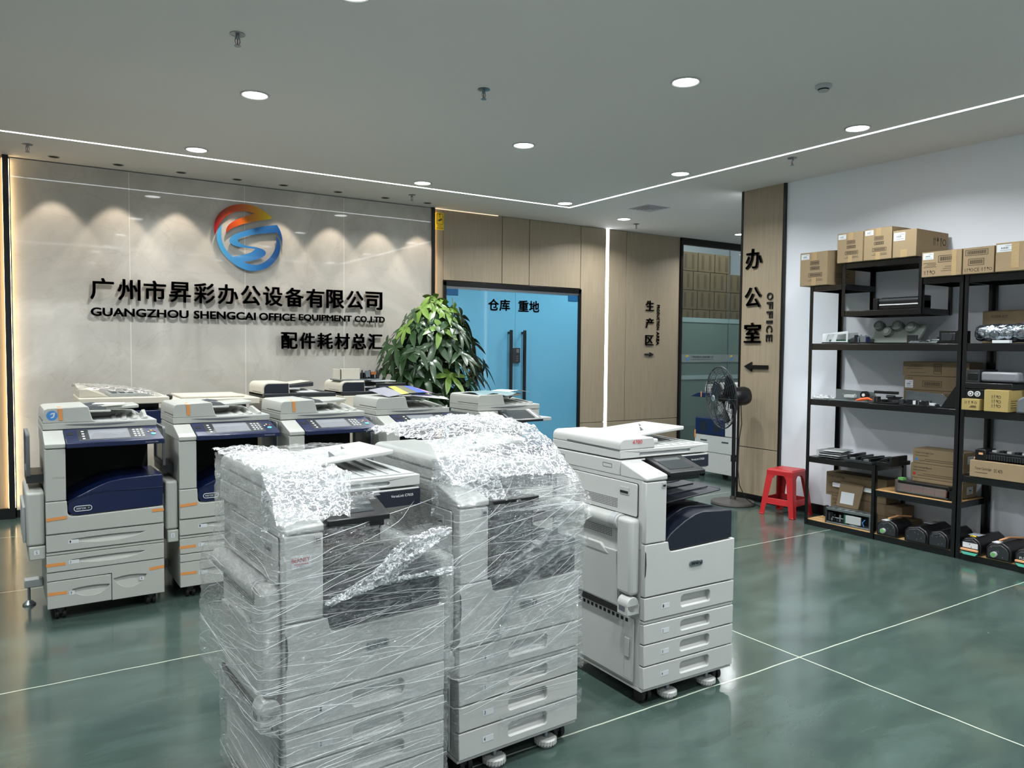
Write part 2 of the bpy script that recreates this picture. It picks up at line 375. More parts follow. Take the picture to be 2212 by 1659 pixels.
# back wall: wood panels, marble feature, door opening
m = MB()
m.box(-4.0, -.06, WY-.03, WY+.05, 0, CEIL, WOOD)
m.box(4.40, 4.50, WY, WY+.05, 0, CEIL, WOOD)
def panel(x0, x1, a, b): m.box(x0+.004, x1-.004, WY, WY+.05, a, b, WOOD)
for x0, x1 in ((4.50, 5.37), (5.37, 5.80), (5.80, 6.67)): panel(x0, x1, 2.475, CEIL-.004)
for x0, x1 in ((6.67, 7.13), (7.18, 7.515), (7.515, 8.60)): panel(x0, x1, .585, CEIL-.004); panel(x0, x1, .07, .577)
m.box(-4.0, 4.5, WY+.05, WY+.12, 0, CEIL, GAP); m.box(4.5, 6.67, WY+.03, WY+.12, 2.46, CEIL, GAP); m.box(6.67, 8.62, WY+.03, WY+.12, 0, CEIL, GAP)
struct(m.build('wall_back', bevel=.0015, seg=1))
struct(MB().box(0, 4.335, WY-.004, WY+.04, .0, CEIL-.012, MARBLE).build('wall_marble'))
m = MB(); m.box(-.06, -.012, WY-.07, WY+.03, 0, CEIL, DARKTRIM); m.box(4.335, 4.372, WY-.03, WY+.03, 0, CEIL, DARKTRIM)
m.box(8.60, 8.64, WY-.03, WY+.08, 0, CEIL, DARKTRIM)
struct(m.build('trim_1'))
struct(MB().box(-4.0, -.06, WY-.06, WY-.03, 0, .10, DARKTRIM).box(.0, 4.335, WY-.02, WY-.004, 0, .07, DARKTRIM).build('baseboard_back'))
struct(MB().box(6.67, 8.60, WY-.008, WY, 0, .07, DARKTRIM).box(4.372, 4.50, WY-.012, WY, 0, .07, DARKTRIM).build('baseboard_back_right'))
# warm light strips hidden in the side of the black profiles
m = MB().box(-.0115, -.008, WY-.045, WY-.012, .1, CEIL-.03, WARMM)
tag(m.build('warm_led_strip'), 'warm vertical light strip along the left edge of the marble', 'light', None)
m = MB().box(4.3725, 4.376, WY-.022, WY-.004, .1, CEIL-.03, WARMM)
tag(m.build('warm_led_strip'), 'warm vertical light strip between the marble and the yellow camera sign', 'light', None)
m = MB().box(-.0618, -.0605, WY-.060, WY-.035, .1, CEIL-.03, WARMM)
tag(m.build('warm_led_strip'), 'warm vertical light strip on the wood side of the left black profile', 'light', None)
m = MB().box(4.376, 5.3, WY-.008, WY-.002, CEIL-.010, CEIL-.002, WARMT)
tag(m.build('warm_cove_strip'), 'thin warm light line where the wood wall meets the ceiling beside the marble', 'light', None)
# vertical white led in the wood wall
m = MB().box(7.135, 7.175, WY-.002, WY+.028, .07, CEIL-.002, VSTRIPM)
tag(m.build('vertical_led_bar'), 'white vertical light bar set into the wood wall right of the blue door', 'light')
m = MB().box(6.80, 6.84, 5.6855, 5.692, .07, CEIL-.002, VSTRIPM)
tag(m.build('vertical_led_bar'), 'white vertical light bar on the far side of the wood column, facing the corridor', 'light')
# double door
struct(MB().box(4.50, 4.54, WY-.02, WY+.06, 0, 2.46, DARKTRIM).box(6.63, 6.675, WY-.02, WY+.06, 0, 2.46, DARKTRIM)
       .box(4.50, 6.675, WY-.02, WY+.06, 2.405, 2.465, DARKTRIM).box(4.54, 6.63, WY-.01, WY+.05, 2.375, 2.405, SILVER).build('trim_door', bevel=.002))
def leaf(n, x0, x1, hx, patch):
    d = struct(MB().box(x0, x1, WY+.0, WY+.012, .02, 2.372, BLUED).build('door_%d' % n))
    px = (x0+.003, x0+.17) if patch == 0 else (x1-.17, x1-.003)
    for z in ((2.29, 2.372), (.02, .10)): box('corner_patch', px[0], px[1], WY-.006, WY+.02, z[0], z[1], BLUEDK, parent=d, bevel=.002)
    h = MB().box(hx-.018, hx+.018, WY-.085, WY-.055, .62, 1.87, DARKTRIM)
    h.box(hx-.012, hx+.012, WY-.056, WY, 1.82, 1.85, DARKTRIM).box(hx-.012, hx+.012, WY-.056, WY, .64, .67, DARKTRIM)
    h.build('handle', parent=d, bevel=.003)
    return d
d1 = leaf(1, 4.545, 5.580, 5.475, 0); d2 = leaf(2, 5.584, 6.625, 5.690, 1)
l = MB().box(5.52, 5.645, WY-.03, WY-.001, 1.44, 1.635, DKG).box(5.585, 5.63, WY-.032, WY-.03, 1.57, 1.62, MIDG)
for i in range(3):
    for j in range(2): l.box(5.588+.018*j, 5.598+.018*j, WY-.032, WY-.03, 1.46+.03*i, 1.475+.03*i, MIDG)
tag(l.build('door_lock', bevel=.004), 'black electronic keypad lock joining the two blue glass doors', 'lock')
def chars(name, s, label, x0, x1, z0, z1, at, mt=DARKTRIM, ext=.02, bold=.032, plane='y', pitch=None, vertical=False, gap=.06):
    t = thing(name, label, 'lettering', (0, 0, 0)); n = len(s)
    for i, c in enumerate(s):
        if vertical:
            q = (z1-z0)/n; text('character', c, mt, x0, x1, z1-q*i-q*(1-gap/2), z1-q*i-q*gap/2, at, plane, ext, bold, t)
        else:
            q = (x1-x0)/n; text('character', c, mt, x0+q*i+q*gap, x0+q*(i+1)-q*gap, z0, z1, at, plane, ext, bold, t)
    return t
LA = WY-.034
chars('wall_lettering', '广州市昇彩办公设备有限公司', 'large black Chinese company name across the marble wall under the round logo', .615, 3.68, 2.066, 2.277, LA, ext=.022)
t = thing('wall_lettering', 'long row of small black capital letters on the marble starting with GUANGZHOU', 'lettering')
for wd, a, b in (('GUANGZHOU', .632, 1.52), ('SHENGCAI', 1.57, 2.20), ('OFFICE', 2.235, 2.63), ('EQUIPMENT', 2.67, 3.29), ('CO.,LTD', 3.325, 3.70)):
    text('word', wd, DARKTRIM, a, b, (1.907 if wd[1] != 'O.' else 1.9), 1.99, LA, 'y', .014, .045, t)
chars('wall_lettering', '配件耗材总汇', 'six large black Chinese characters low on the marble just left of the leafy plant', 2.46, 3.68, 1.60, 1.785, LA, ext=.022)
chars('door_lettering', '仓库', 'two black Chinese characters on the left blue door leaf', 5.155, 5.50, 2.12, 2.27, WY-.001, ext=.004, gap=.03)
chars('door_lettering', '重地', 'two black Chinese characters on the right blue door leaf', 5.622, 5.972, 2.12, 2.27, WY-.001, ext=.004, gap=.03)
t = thing('wall_lettering', 'three small black Chinese characters stacked on the wood wall left of the glass partition', 'lettering')
for c, z in (('生', 2.285), ('产', 2.025), ('区', 1.77)): text('character', c, DARKTRIM, 7.905, 8.065, z-.075, z+.075, WY-.002, 'y', .014, .014, t)
t = thing('wall_lettering', 'tiny turned letters PRODUCTION AREA running down the wood wall', 'lettering')
text('word', 'PRODUCTION', DARKTRIM, 8.13, 8.185, 1.93, 2.305, WY-.002, 'y', .008, .03, t, rot90=True)
text('word', 'AREA', DARKTRIM, 8.13, 8.185, 1.70, 1.90, WY-.002, 'y', .008, .03, t, rot90=True)
ar = [(7.895, 1.545), (7.995, 1.545), (7.99, 1.525), (8.075, 1.557), (7.99, 1.589), (7.995, 1.569), (7.895, 1.569)]
tag(MB().plate(ar, [], 'y', WY-.018, WY, DARKTRIM).build('arrow_sign'), 'small black arrow pointing right on the wood wall below the production characters', 'arrow')
# round company emblem: crops traced as flat acrylic plates standing off the wall
def lg(pts): return [(2.136+(x-740)/650*.345, 2.79-(y-815)/650*.345) for x, y in pts]
def grad(name, stops, ax=(1, 0)):
    m = bpy.data.materials.new(name); m.use_nodes = True; nt = m.node_tree; b = nt.nodes['Principled BSDF']
    tc = N(m, 'ShaderNodeTexCoord'); sx = N(m, 'ShaderNodeSeparateXYZ'); nt.links.new(tc.outputs['Object'], sx.inputs[0])
    a = N(m, 'ShaderNodeMath', operation='MULTIPLY'); a.inputs[1].default_value = ax[0]; nt.links.new(sx.outputs['X'], a.inputs[0])
    c = N(m, 'ShaderNodeMath', operation='MULTIPLY_ADD'); c.inputs[1].default_value = ax[1]; nt.links.new(sx.outputs['Z'], c.inputs[0]); nt.links.new(a.outputs[0], c.inputs[2])
    mr = N(m, 'ShaderNodeMapRange'); mr.inputs['From Min'].default_value = 1.8*ax[0]+(2.8*ax[1]); mr.inputs['From Max'].default_value = 2.45*ax[0]+(2.8*ax[1])
    nt.links.new(c.outputs[0], mr.inputs['Value'])
    r = N(m, 'ShaderNodeValToRGB'); nt.links.new(mr.outputs[0], r.inputs[0]); e = r.color_ramp.elements
    e[0].color = lin(stops[0][1]); e[0].position = stops[0][0]; e[1].color = lin(stops[-1][1]); e[1].position = stops[-1][0]
    for p, col in stops[1:-1]: q = e.new(p); q.color = lin(col)
    nt.links.new(r.outputs[0], b.inputs['Base Color']); b.inputs['Roughness'].default_value = .08; b.inputs['Coat Weight'].default_value = .5
    return m
LGO = grad('logo_orange', [(0, '#8e0f14'), (.35, '#b84a18'), (.6, '#bf7a18'), (.85, '#d1b317')])
LGB = grad('logo_blue', [(0, '#4ea3d6'), (.4, '#3d88c4'), (.75, '#23609f'), (1, '#174a86')])
def bez(pts, n=9):   # closed catmull through pts; sharp where point repeated
    out = []; k = len(pts)
    for i in range(k):
        p0, p1, p2, p3 = (Vector(pts[(i+j) % k]) for j in (-1, 0, 1, 2))
        if p1 == p2: continue
        if p0 == p1: p0 = p1
        if p3 == p2: p3 = p2
        for t in range(n):
            u = t/n; q = .5*((2*p1)+(p2-p0)*u+(2*p0-5*p1+4*p2-p3)*u*u+(3*p1-p0-3*p2+p3)*u**3)
            out.append((q.x, q.y))
    return out
S = lambda p: [p, p]
orange = bez(S((85, 830))+[(66, 680), (95, 520), (180, 375), (310, 262), (480, 185), (690, 155), (860, 178), (1010, 240), (1120, 310)]+S((1212, 388))+[(1050, 435), (840, 490), (620, 560), (430, 650), (340, 720)]+S((296, 768))+[(300, 690), (345, 600), (450, 510), (620, 420), (740, 370)]+S((840, 325))+[(680, 300), (520, 318), (390, 370), (270, 460), (180, 580), (125, 700)])
swirl = bez(S((1302, 512))+[(1370, 630), (1408, 780)]+S((1408, 950))+[(1385, 820)]+S((1322, 672))+[(1150, 690), (900, 735), (700, 790), (570, 840), (522, 888), (560, 940), (680, 985), (860, 998), (1000, 1030), (1068, 1085), (1050, 1150), (960, 1215), (820, 1270), (640, 1310), (760, 1350), (880, 1355), (1010, 1310), (1150, 1190), (1240, 1050), (1285, 900)]+S((1285, 735))+[(1345, 830), (1365, 950), (1350, 1080), (1280, 1220), (1130, 1380), (950, 1460), (760, 1485), (580, 1440), (420, 1350), (270, 1220), (165, 1060), (115, 870), (140, 720)]+S((213, 605))+[(200, 760), (215, 920), (280, 1080)]+S((415, 1225))+[(600, 1175), (760, 1120)]+S((870, 1035))+[(700, 1028), (520, 1015), (400, 975), (358, 915), (385, 840), (480, 765), (660, 690), (900, 600), (1100, 550)])
em = thing('company_emblem', 'round orange and blue swirl emblem high on the marble wall', 'logo')
MB().plate(lg(orange), [], 'y', WY-.042, WY-.032, LGO).build('orange_swoosh', parent=em, smooth=False)
MB().plate(lg(swirl), [], 'y', WY-.042, WY-.032, LGB).build('blue_swirl', parent=em, smooth=False)
# yellow camera notice
t = thing('camera_notice', 'yellow surveillance camera notice in the top corner right of the marble', 'sign')
MB().plate(rr(4.390, 3.085, 4.505, 3.30, .006), [], 'y', WY-.006, WY-.003, YEL).build('notice_board', parent=t)
m = MB().plate(rr(4.402, 3.155, 4.493, 3.285, .01), [rr(4.406, 3.159, 4.489, 3.281, .008)], 'y', WY-.0075, WY-.006, INK)
m.plate([(4.435, 3.281), (4.46, 3.281), (4.45, 3.27), (4.45, 3.235), (4.445, 3.235), (4.445, 3.27)], [], 'y', WY-.0075, WY-.006, BLACK)
m.plate([(4.428, 3.208), (4.474, 3.232), (4.479, 3.212), (4.438, 3.190)], [circ(4.447, 3.211, .004, 10), circ(4.461, 3.217, .004, 10)], 'y', WY-.0075, WY-.006, BLACK)
m.plate([(4.419, 3.207), (4.431, 3.200), (4.420, 3.190)], [], 'y', WY-.0075, WY-.006, BLACK)
m.build('camera_pictogram', parent=t, smooth=False)
text('notice_text', '您已进入', BLACK, 4.425, 4.475, 3.126, 3.141, WY-.006, 'y', .001, .01, t); text('notice_text', '24小时监控区域', BLACK, 4.398, 4.498, 3.100, 3.117, WY-.006, 'y', .001, .01, t)
# right wall with column
struct(MB().box(WX, WX+.2, -4.0, 5.13, 0, CEIL, WHITEPAINT).build('wall_right'))
struct(MB().box(WX-.012, WX, -4.0, 5.10, 0, .10, DARKTRIM).build('baseboard_right'))
m = MB(); CX = 6.675
for a, b in ((.07, .572), (.580, CEIL)): m.box(CX, CX+.02, 5.155, 5.665, a, b, WOOD)
m.box(CX+.02, WX+.2, 5.13, 5.685, 0, CEIL, GAP)
struct(m.build('wall_column', bevel=.0015, seg=1))
struct(MB().box(CX-.004, CX+.03, 5.125, 5.153, 0, CEIL, DARKTRIM).box(CX-.004, CX+.03, 5.667, 5.692, 0, CEIL, DARKTRIM).box(CX, CX+.02, 5.15, 5.67, 0, .07, DARKTRIM).build('trim_2'))
t = thing('wall_lettering', 'three large black Chinese characters down the wood column above the arrow', 'lettering')
for c, z in (('办', 2.605), ('公', 2.195), ('室', 1.815)): text('character', c, DARKTRIM, 5.61, 5.395, z-.105, z+.11, CX, 'x', .022, .014, t)
t = thing('wall_lettering', 'turned capital letters OFFICE beside the characters on the wood column', 'lettering')
nv = 'OFFICE'; zz = 2.235
for c in nv:
    h = .03 if c == 'I' else .075
    text('letter', c, DARKTRIM, 5.325, 5.25, zz-h, zz, CX, 'x', .014, .012, t, rot90=True); zz -= h+.022
ar = [(5.60, 1.455), (5.50, 1.505), (5.50, 1.472), (5.29, 1.472), (5.29, 1.432), (5.50, 1.432), (5.50, 1.400)]
tag(MB().plate(ar, [], 'x', CX-.024, CX, DARKTRIM).build('arrow_sign', bevel=.002), 'large black arrow pointing left on the wood column', 'arrow')
# shell behind and beside the camera, corridor and warehouse behind the glass
struct(MB().box(-4.2, -4.0, -4.0, 11.6, 0, CEIL, WHITEPAINT).build('wall_left'))
m = MB().plate([(-4.0, 0), (13.2, 0), (13.2, CEIL), (-4.0, CEIL)], [[(-3.4, .12), (5.9, .12), (5.9, 2.75), (-3.4, 2.75)]], 'y', -4.2, -4.0, WHITEPAINT)  # unseen window opening, added to let in fill light
struct(m.build('wall_front', smooth=False))
m = MB()
for x in (-3.4, -1.55, .3, 2.15, 4.0, 5.84): m.box(x, x+.06, -4.14, -4.08, .12, 2.75, DARKTRIM)
m.box(-3.4, 5.9, -4.14, -4.08, 2.69, 2.75, DARKTRIM).box(-3.4, 5.9, -4.14, -4.08, .12, .18, DARKTRIM)
struct(m.build('window_front_frame'))  # frame of the added fill window
struct(MB().box(WX+.2, 13.2, 5.13, 5.3, 0, CEIL, WHITEPAINT).build('wall_corridor'))
struct(MB().box(13.2, 13.4, 5.13, 11.6, 0, CEIL+1, WHITEPAINT).build('wall_corridor_end'))
struct(MB().box(8.0, 13.4, 11.6, 11.8, 0, CEIL+1, WHITEPAINT).box(8.0, 8.2, WY+.12, 11.6, 0, CEIL+1, WHITEPAINT).build('wall_warehouse'))
struct(MB().box(8.0, 13.4, WY+.05, 11.8, CEIL+1, CEIL+1.1, CEILP).build('ceiling_warehouse'))
# glass partition
PALEB = sheet('pale_teal_band', '#a9c6c4', .2, .05, .45, '#9fbdbb')
m = MB(); m.box(8.64, 13.2, WY-.03, WY+.04, CEIL-.10, CEIL, DARKTRIM); m.box(8.64, 13.2, WY-.03, WY+.04, 0, .08, DARKTRIM)
for x in (9.72, 10.9, 12.1): m.box(x-.004, x+.004, WY, WY+.012, .08, CEIL-.1, SILVER)
struct(m.build('trim_3'))
for i, (a, b) in enumerate(((8.64, 9.716), (9.724, 10.896), (10.904, 12.1))):
    g = struct(MB().box(a, b, WY, WY+.010, .08, CEIL-.10, GLASS).build('window_%d' % (i+1)))
    MB().box(a, b, WY+.0101, WY+.0115, .08, 2.06, FROST).build('frosted_film', parent=g)
    MB().box(a, b, WY-.0012, WY-.0002, 2.065, 2.135, PALEB).box(a, b, WY-.0012, WY-.0002, 1.17, 1.235, PALEB).build('pale_edge_band', parent=g)
    MB().box(a, b, WY-.0012, WY-.0002, 1.44, 1.56, sheet('pale_film_band', '#d5dedd', .2, .05, .25, '#aab7b4')).build('film_band', parent=g)
t = thing('window_lettering', 'tiny company emblem and name on the frosted glass partition', 'lettering')
def lg2(pts, x, z): return [(x+(px-740)/650*.04, z-(py-815)/650*.045) for px, py in pts]
for x in (8.80, 9.80):
    MB().plate(lg2(orange, x, 1.505), [], 'y', WY-.003, WY-.0013, LGO).build('orange_swoosh', parent=t, smooth=False)
    MB().plate(lg2(swirl, x, 1.505), [], 'y', WY-.003, WY-.0013, mat('small_logo_blue', '#3f7fb5', .3)).build('blue_swirl', parent=t, smooth=False)
text('company_name', '广州市昇彩办公设备有限公司', DKG, 8.87, 9.37, 1.502, 1.538, WY-.0013, 'y', .001, .005, t)
text('small_print', 'GUANGZHOU SHENGCAI OFFICE EQUIPMENT CO.,LTD', DKG, 8.87, 9.37, 1.475, 1.488, WY-.0013, 'y', .001, 0, t)
# mezzanine beam and cartons seen through the glass
struct(MB().box(8.2, 13.2, 10.2, 11.5, 1.93, 2.05, mat('pale_teal_beam', '#9fc0bf', .4)).box(8.2, 13.2, 10.19, 10.2, 1.86, 1.93, DKG).build('trim_mezzanine'))
tag(MB().box(9.0, 12.2, 10.9, 10.93, 3.2, 3.22, VSTRIPM).build('warehouse_tube_light'), 'long white tube light glowing behind the glass partition', 'light')  # glowing bar added to brighten the cartons
for x in (9.2, 11.4):
    wl = bpy.data.lights.new('warehouse_lamp', 'AREA'); wl.shape = 'RECTANGLE'; wl.size = 1.2; wl.size_y = .2; wl.energy = 60  # added fill light over the cartons behind the glass
    wo = bpy.data.objects.new('warehouse_lamp', wl); COL.objects.link(wo); wo.location = (x, 9.5, CEIL+.9)
cb = None
for r in range(4):
    for c_ in range(8):
        x = 8.75+c_*.46+(.12 if r % 2 else 0); z = 2.05+r*.36
        if r == 3 and c_ > 6: continue
        if cb is None:
            cb = MB().box(-.22, .22, -.25, .25, 0, .35, CARD2).build('stacked_carton')
            for q in (-.1, .1): MB().box(q-.03, q+.03, -.2525, -.25, .04, .31, INK if 0 else mat('brown_print', '#5f4d37', .8)).build('printed_strip', parent=cb)
            o = cb
        else: o = copy_tree(cb)
        o.location = (x, 10.6, z); tag(o, 'plain brown carton in the stack seen through the glass partition', 'carton', 'cartons behind the glass partition')
# ceiling fittings
LD = [(1.42, 3.63), (3.66, 3.60), (3.66, 5.47), (1.42, 5.45), (5.50, 3.58), (5.50, 5.46), (3.62, 7.31), (1.38, 7.24), (5.50, 7.33), (6.79, 7.75), (9.06, 7.74),
      (-.80, 3.6), (-.80, 5.45), (-.80, 7.24), (1.40, 1.90), (3.60, 1.85), (5.45, 1.88), (-.8, 1.85), (1.3, .9), (3.5, .9), (5.4, .9), (1.4, -1.3), (4.4, -1.3), (11.0, 7.7)]
dl = {(1.42, 3.63): 'at the top edge of the picture', (3.66, 3.60): 'nearest in the middle of the ceiling', (3.66, 5.47): 'in the centre of the ceiling', (1.42, 5.45): 'above the left of the room beside a sprinkler',
      (5.50, 3.58): 'inside the light line, nearest the white wall', (5.50, 5.46): 'inside the light line, second nearest the white wall', (3.62, 7.31): 'beside the far light line above the round emblem side', (1.38, 7.24): 'left one touching the far light line', (5.50, 7.33): 'tucked in the corner of the light line', (6.79, 7.75): 'outside the light line near the air vent', (9.06, 7.74): 'far right, half hidden by the wood column'}
base = None
for x, y in LD:
    if base is None:
        base = thing('downlight', '', 'light', (x, y, CEIL))
        MB().lathe([(.098, 0), (.098, -.004), (.088, -.008), (.082, -.004), (.082, 0)], WHITE, 40).build('trim_ring', parent=base)
        MB().lathe([(.0, -.0035), (.081, -.0035), (.081, -.002), (0, -.002)], LEDW, 40).build('diffuser', parent=base, smooth=False); o = base
    else: o = copy_tree(base)
    o.location = (x, y, CEIL)
    ad = bpy.data.lights.new('downlight_lamp', 'AREA'); ad.shape = 'DISK'; ad.size = .15; ad.energy = P_DOWN; ad.spread = radians(146); ad.color = (.96, .99, 1)
    ao = bpy.data.objects.new('downlight_lamp', ad); COL.objects.link(ao); ao.location = (x, y, CEIL-.010)
    tag(o, 'round white ceiling downlight '+dl.get((x, y), 'behind the camera'), 'light', 'ceiling downlights')
base = None
SPX = [.34, .87, 1.43, 1.97, 2.45, 3.055, 3.62, 4.16]
for i, x in enumerate(SPX):
    if base is None:
        base = thing('recessed_spotlight', '', 'light')
        MB().lathe([(.052, .0), (.052, -.004), (.044, -.005), (.044, .0)], mat('spot_ring', '#b9b4aa', .4), 28).build('trim_ring', parent=base)
        MB().lathe([(.0, -.0012), (.043, -.0012), (.043, -.0005), (0, -.0005)], MATB, 28).build('baffle', parent=base, smooth=False); o = base
    else: o = copy_tree(base)
    o.location = (x, 8.27, CEIL)
    tag(o, ['leftmost of the eight', 'second from left of the eight', 'third from left of the eight', 'fourth from left of the eight', 'fifth from left of the eight', 'sixth from left of the eight', 'seventh from left of the eight', 'rightmost of the eight'][i]+' dark recessed spotlights above the marble', 'light', 'recessed spotlights above the marble')
    ld = bpy.data.lights.new('spot_lamp', 'SPOT'); ld.energy = E_SPOT; ld.color = (1, .85, .70); ld.spot_size = radians(66); ld.spot_blend = .3; ld.shadow_soft_size = .02
    lo = bpy.data.objects.new('spot_lamp', ld); COL.objects.link(lo); lo.location = (x, 8.25, CEIL-.012); lo.rotation_euler = (radians(3), 0, 0); lo.parent = None
base = None
for (x, y), lb in (((1.07, 4.46), 'nearest on the left, above the row of copiers'), ((2.66, 4.46), 'left of the centre downlight'), ((.13, 7.9), 'far left beyond the light line'), ((5.87, 4.45), 'outside the light line near the white wall'), ((3.80, 7.94), 'above the right end of the marble'), ((7.19, 7.95), 'beside the corridor downlight')):
    if base is None:
        base = thing('sprinkler_head', '', 'sprinkler')
        MB().lathe([(.04, 0), (.042, -.004), (.02, -.008), (.0, -.008)], SILVER, 24).build('escutcheon', parent=base)
        b_ = MB().cyl((0, 0, 0), (0, 0, -.028), .010, SILVER, 12)
        b_.tube([(.010, 0, -.02), (.014, 0, -.04), (.006, 0, -.062)], .0028, SILVER, 6).tube([(-.010, 0, -.02), (-.014, 0, -.04), (-.006, 0, -.062)], .0028, SILVER, 6)
        b_.cyl((0, 0, -.026), (0, 0, -.058), .003, mat('red_bulb', '#8b3a34', .2), 8).build('frame_arms', parent=base)
        MB().lathe([(.0, -.062), (.018, -.064), (.019, -.067), (0, -.067)], SILVER, 16).build('deflector', parent=base); o = base
    else: o = copy_tree(base)
    o.location = (x, y, CEIL); tag(o, 'small metal ceiling sprinkler '+lb, 'sprinkler', 'ceiling sprinklers')
t = thing('smoke_detector', 'round grey smoke detector on the ceiling, near the light line at right', 'smoke detector', (4.44, 3.14, CEIL))
MB().lathe([(.052, 0), (.052, -.012), (.048, -.020), (.040, -.026)], GREYP, 32).build('housing', parent=t)
MB().lathe([(.034, -.026), (.034, -.032), (.03, -.034)], MATB, 32).build('sensor_slot', parent=t)
MB().lathe([(.034, -.034), (.032, -.040), (.02, -.044), (0, -.044)], GREYP, 32).build('cap', parent=t)
VENTM = mat('vent_grey', '#b5b2ba', .45)
t = thing('air_vent', 'square grey louvred air vent in the corridor ceiling', 'vent', (6.52, 6.98, CEIL))
m = MB()
for i, s_ in enumerate((.175, .14, .105, .07, .035)): m.plate([(-s_, -s_), (s_, -s_), (s_, s_), (-s_, s_)], [[(-s_+.022, -s_+.022), (s_-.022, -s_+.022), (s_-.022, s_-.022), (-s_+.022, s_-.022)]] if s_ > .04 else [], 'z', -.006-.004*i, -.001-.004*i if i else 0, VENTM)
m.build('louvres', parent=t); MB().box(-.17, .17, -.17, .17, -.0009, -.0001, MIDG).build('backing', parent=t)
# ================================================================== COPIERS
def badge(t, x, z, y, wd=.085, col=CHROME, ink=DKG, ring=False):
    h = .013 if not ring else .016
    b = MB().plate(rr(x-wd/2, z-h, x+wd/2, z+h, h*.98, 8), [rr(x-wd/2+.003, z-h+.003, x+wd/2-.003, z+h-.003, h*.75, 8)] if ring else [], 'y', y-.004, y, PAPER if ring else col).build('badge', parent=t, bevel=0 if ring else .001)
    text('badge_word', 'xerox', ink, x-wd*.38, x+wd*.17, z-.006, z+.006, y-(.001 if ring else .004), 'y', .001, .02, b)
    MB().lathe([(0, 0), (.008, 0), (.006, .003), (0, .004)], CHROME if ring else ink, 16).xf(Matrix.Translation((x+wd*.32, y-(.001 if ring else .004), z))@Matrix.Rotation(pi/2, 4, 'X')).build('badge_ball', parent=b)
def casters(t, xs, ys, r=.032):
    for x in xs:
        for y in ys:
            MB().cyl((x-.028, y, r), (x-.008, y, r), r, RUBBER, 20).cyl((x+.008, y, r), (x+.028, y, r), r, RUBBER, 20).box(x-.02, x+.02, y-.02, y+.02, r, r*2+.01, DKG).build('caster', parent=t, bevel=.003)
def drawer(t, x0, x1, z0, z1, hx0, hx1, num, y0=0, style='slot', lx=None, mt=None, outer=None):
    mt = mt or WHITE; g = .0018; W_ = x1-x0
    zc = (z0+z1)/2+.004; hh = (z1-z0)*.27
    hole = rr(hx0, zc-hh, hx1, zc+hh, min(.016, hh*.8), 5) if style == 'slot' else [(hx0+(hx1-hx0)*u, zc+hh*.35-hh*1.15*(1-(2*u-1)**2)**.8) for u in [i/14 for i in range(15)]]+[(hx0+(hx1-hx0)*u, zc+hh*.35+hh*.18*(1-(2*u-1)**2)) for u in [1-i/14 for i in range(1, 14)]]
    o = MB().plate(outer or [(x0, z0+g), (x1, z0+g), (x1, z1-g), (x0, z1-g)], [hole], 'y', y0, y0+.03, mt).build('drawer', parent=t, bevel=.003)
    m = MB().grid(lambda u, v: (hx0-.002+(hx1-hx0+.004)*u, y0+.004+.026*sin(pi*min(1, v*1.0)) if style == 'slot' else y0+.002+.022*v, zc-hh*1.05+2.1*hh*v), 2, 8, mt)
    m.build('handle_recess', parent=o, smooth=True, ang=80)
    if num:
        a = lx if lx is not None else x0+W_*.19
        MB().box(a, a+W_*.085, y0-.0008, y0, zc-.014, zc+.008, LABELW).build('number_label', parent=o)
        text('number', num, DKG, a+.006, a+.013, zc-.009, zc+.005, y0-.0009, 'y', .0004, .01, o)
    return o
def vents(m, y0, y1, z0, z1, nx, nz, x, mt, dx=.0006):
    for i in range(nx):
        for j in range(nz):
            a = y0+(y1-y0)*i/nx; b = z0+(z1-z0)*j/nz
            m.box(x-dx, x, a, a+(y1-y0)/nx*.55, b, b+(z1-z0)/nz*.5, mt)
    return m
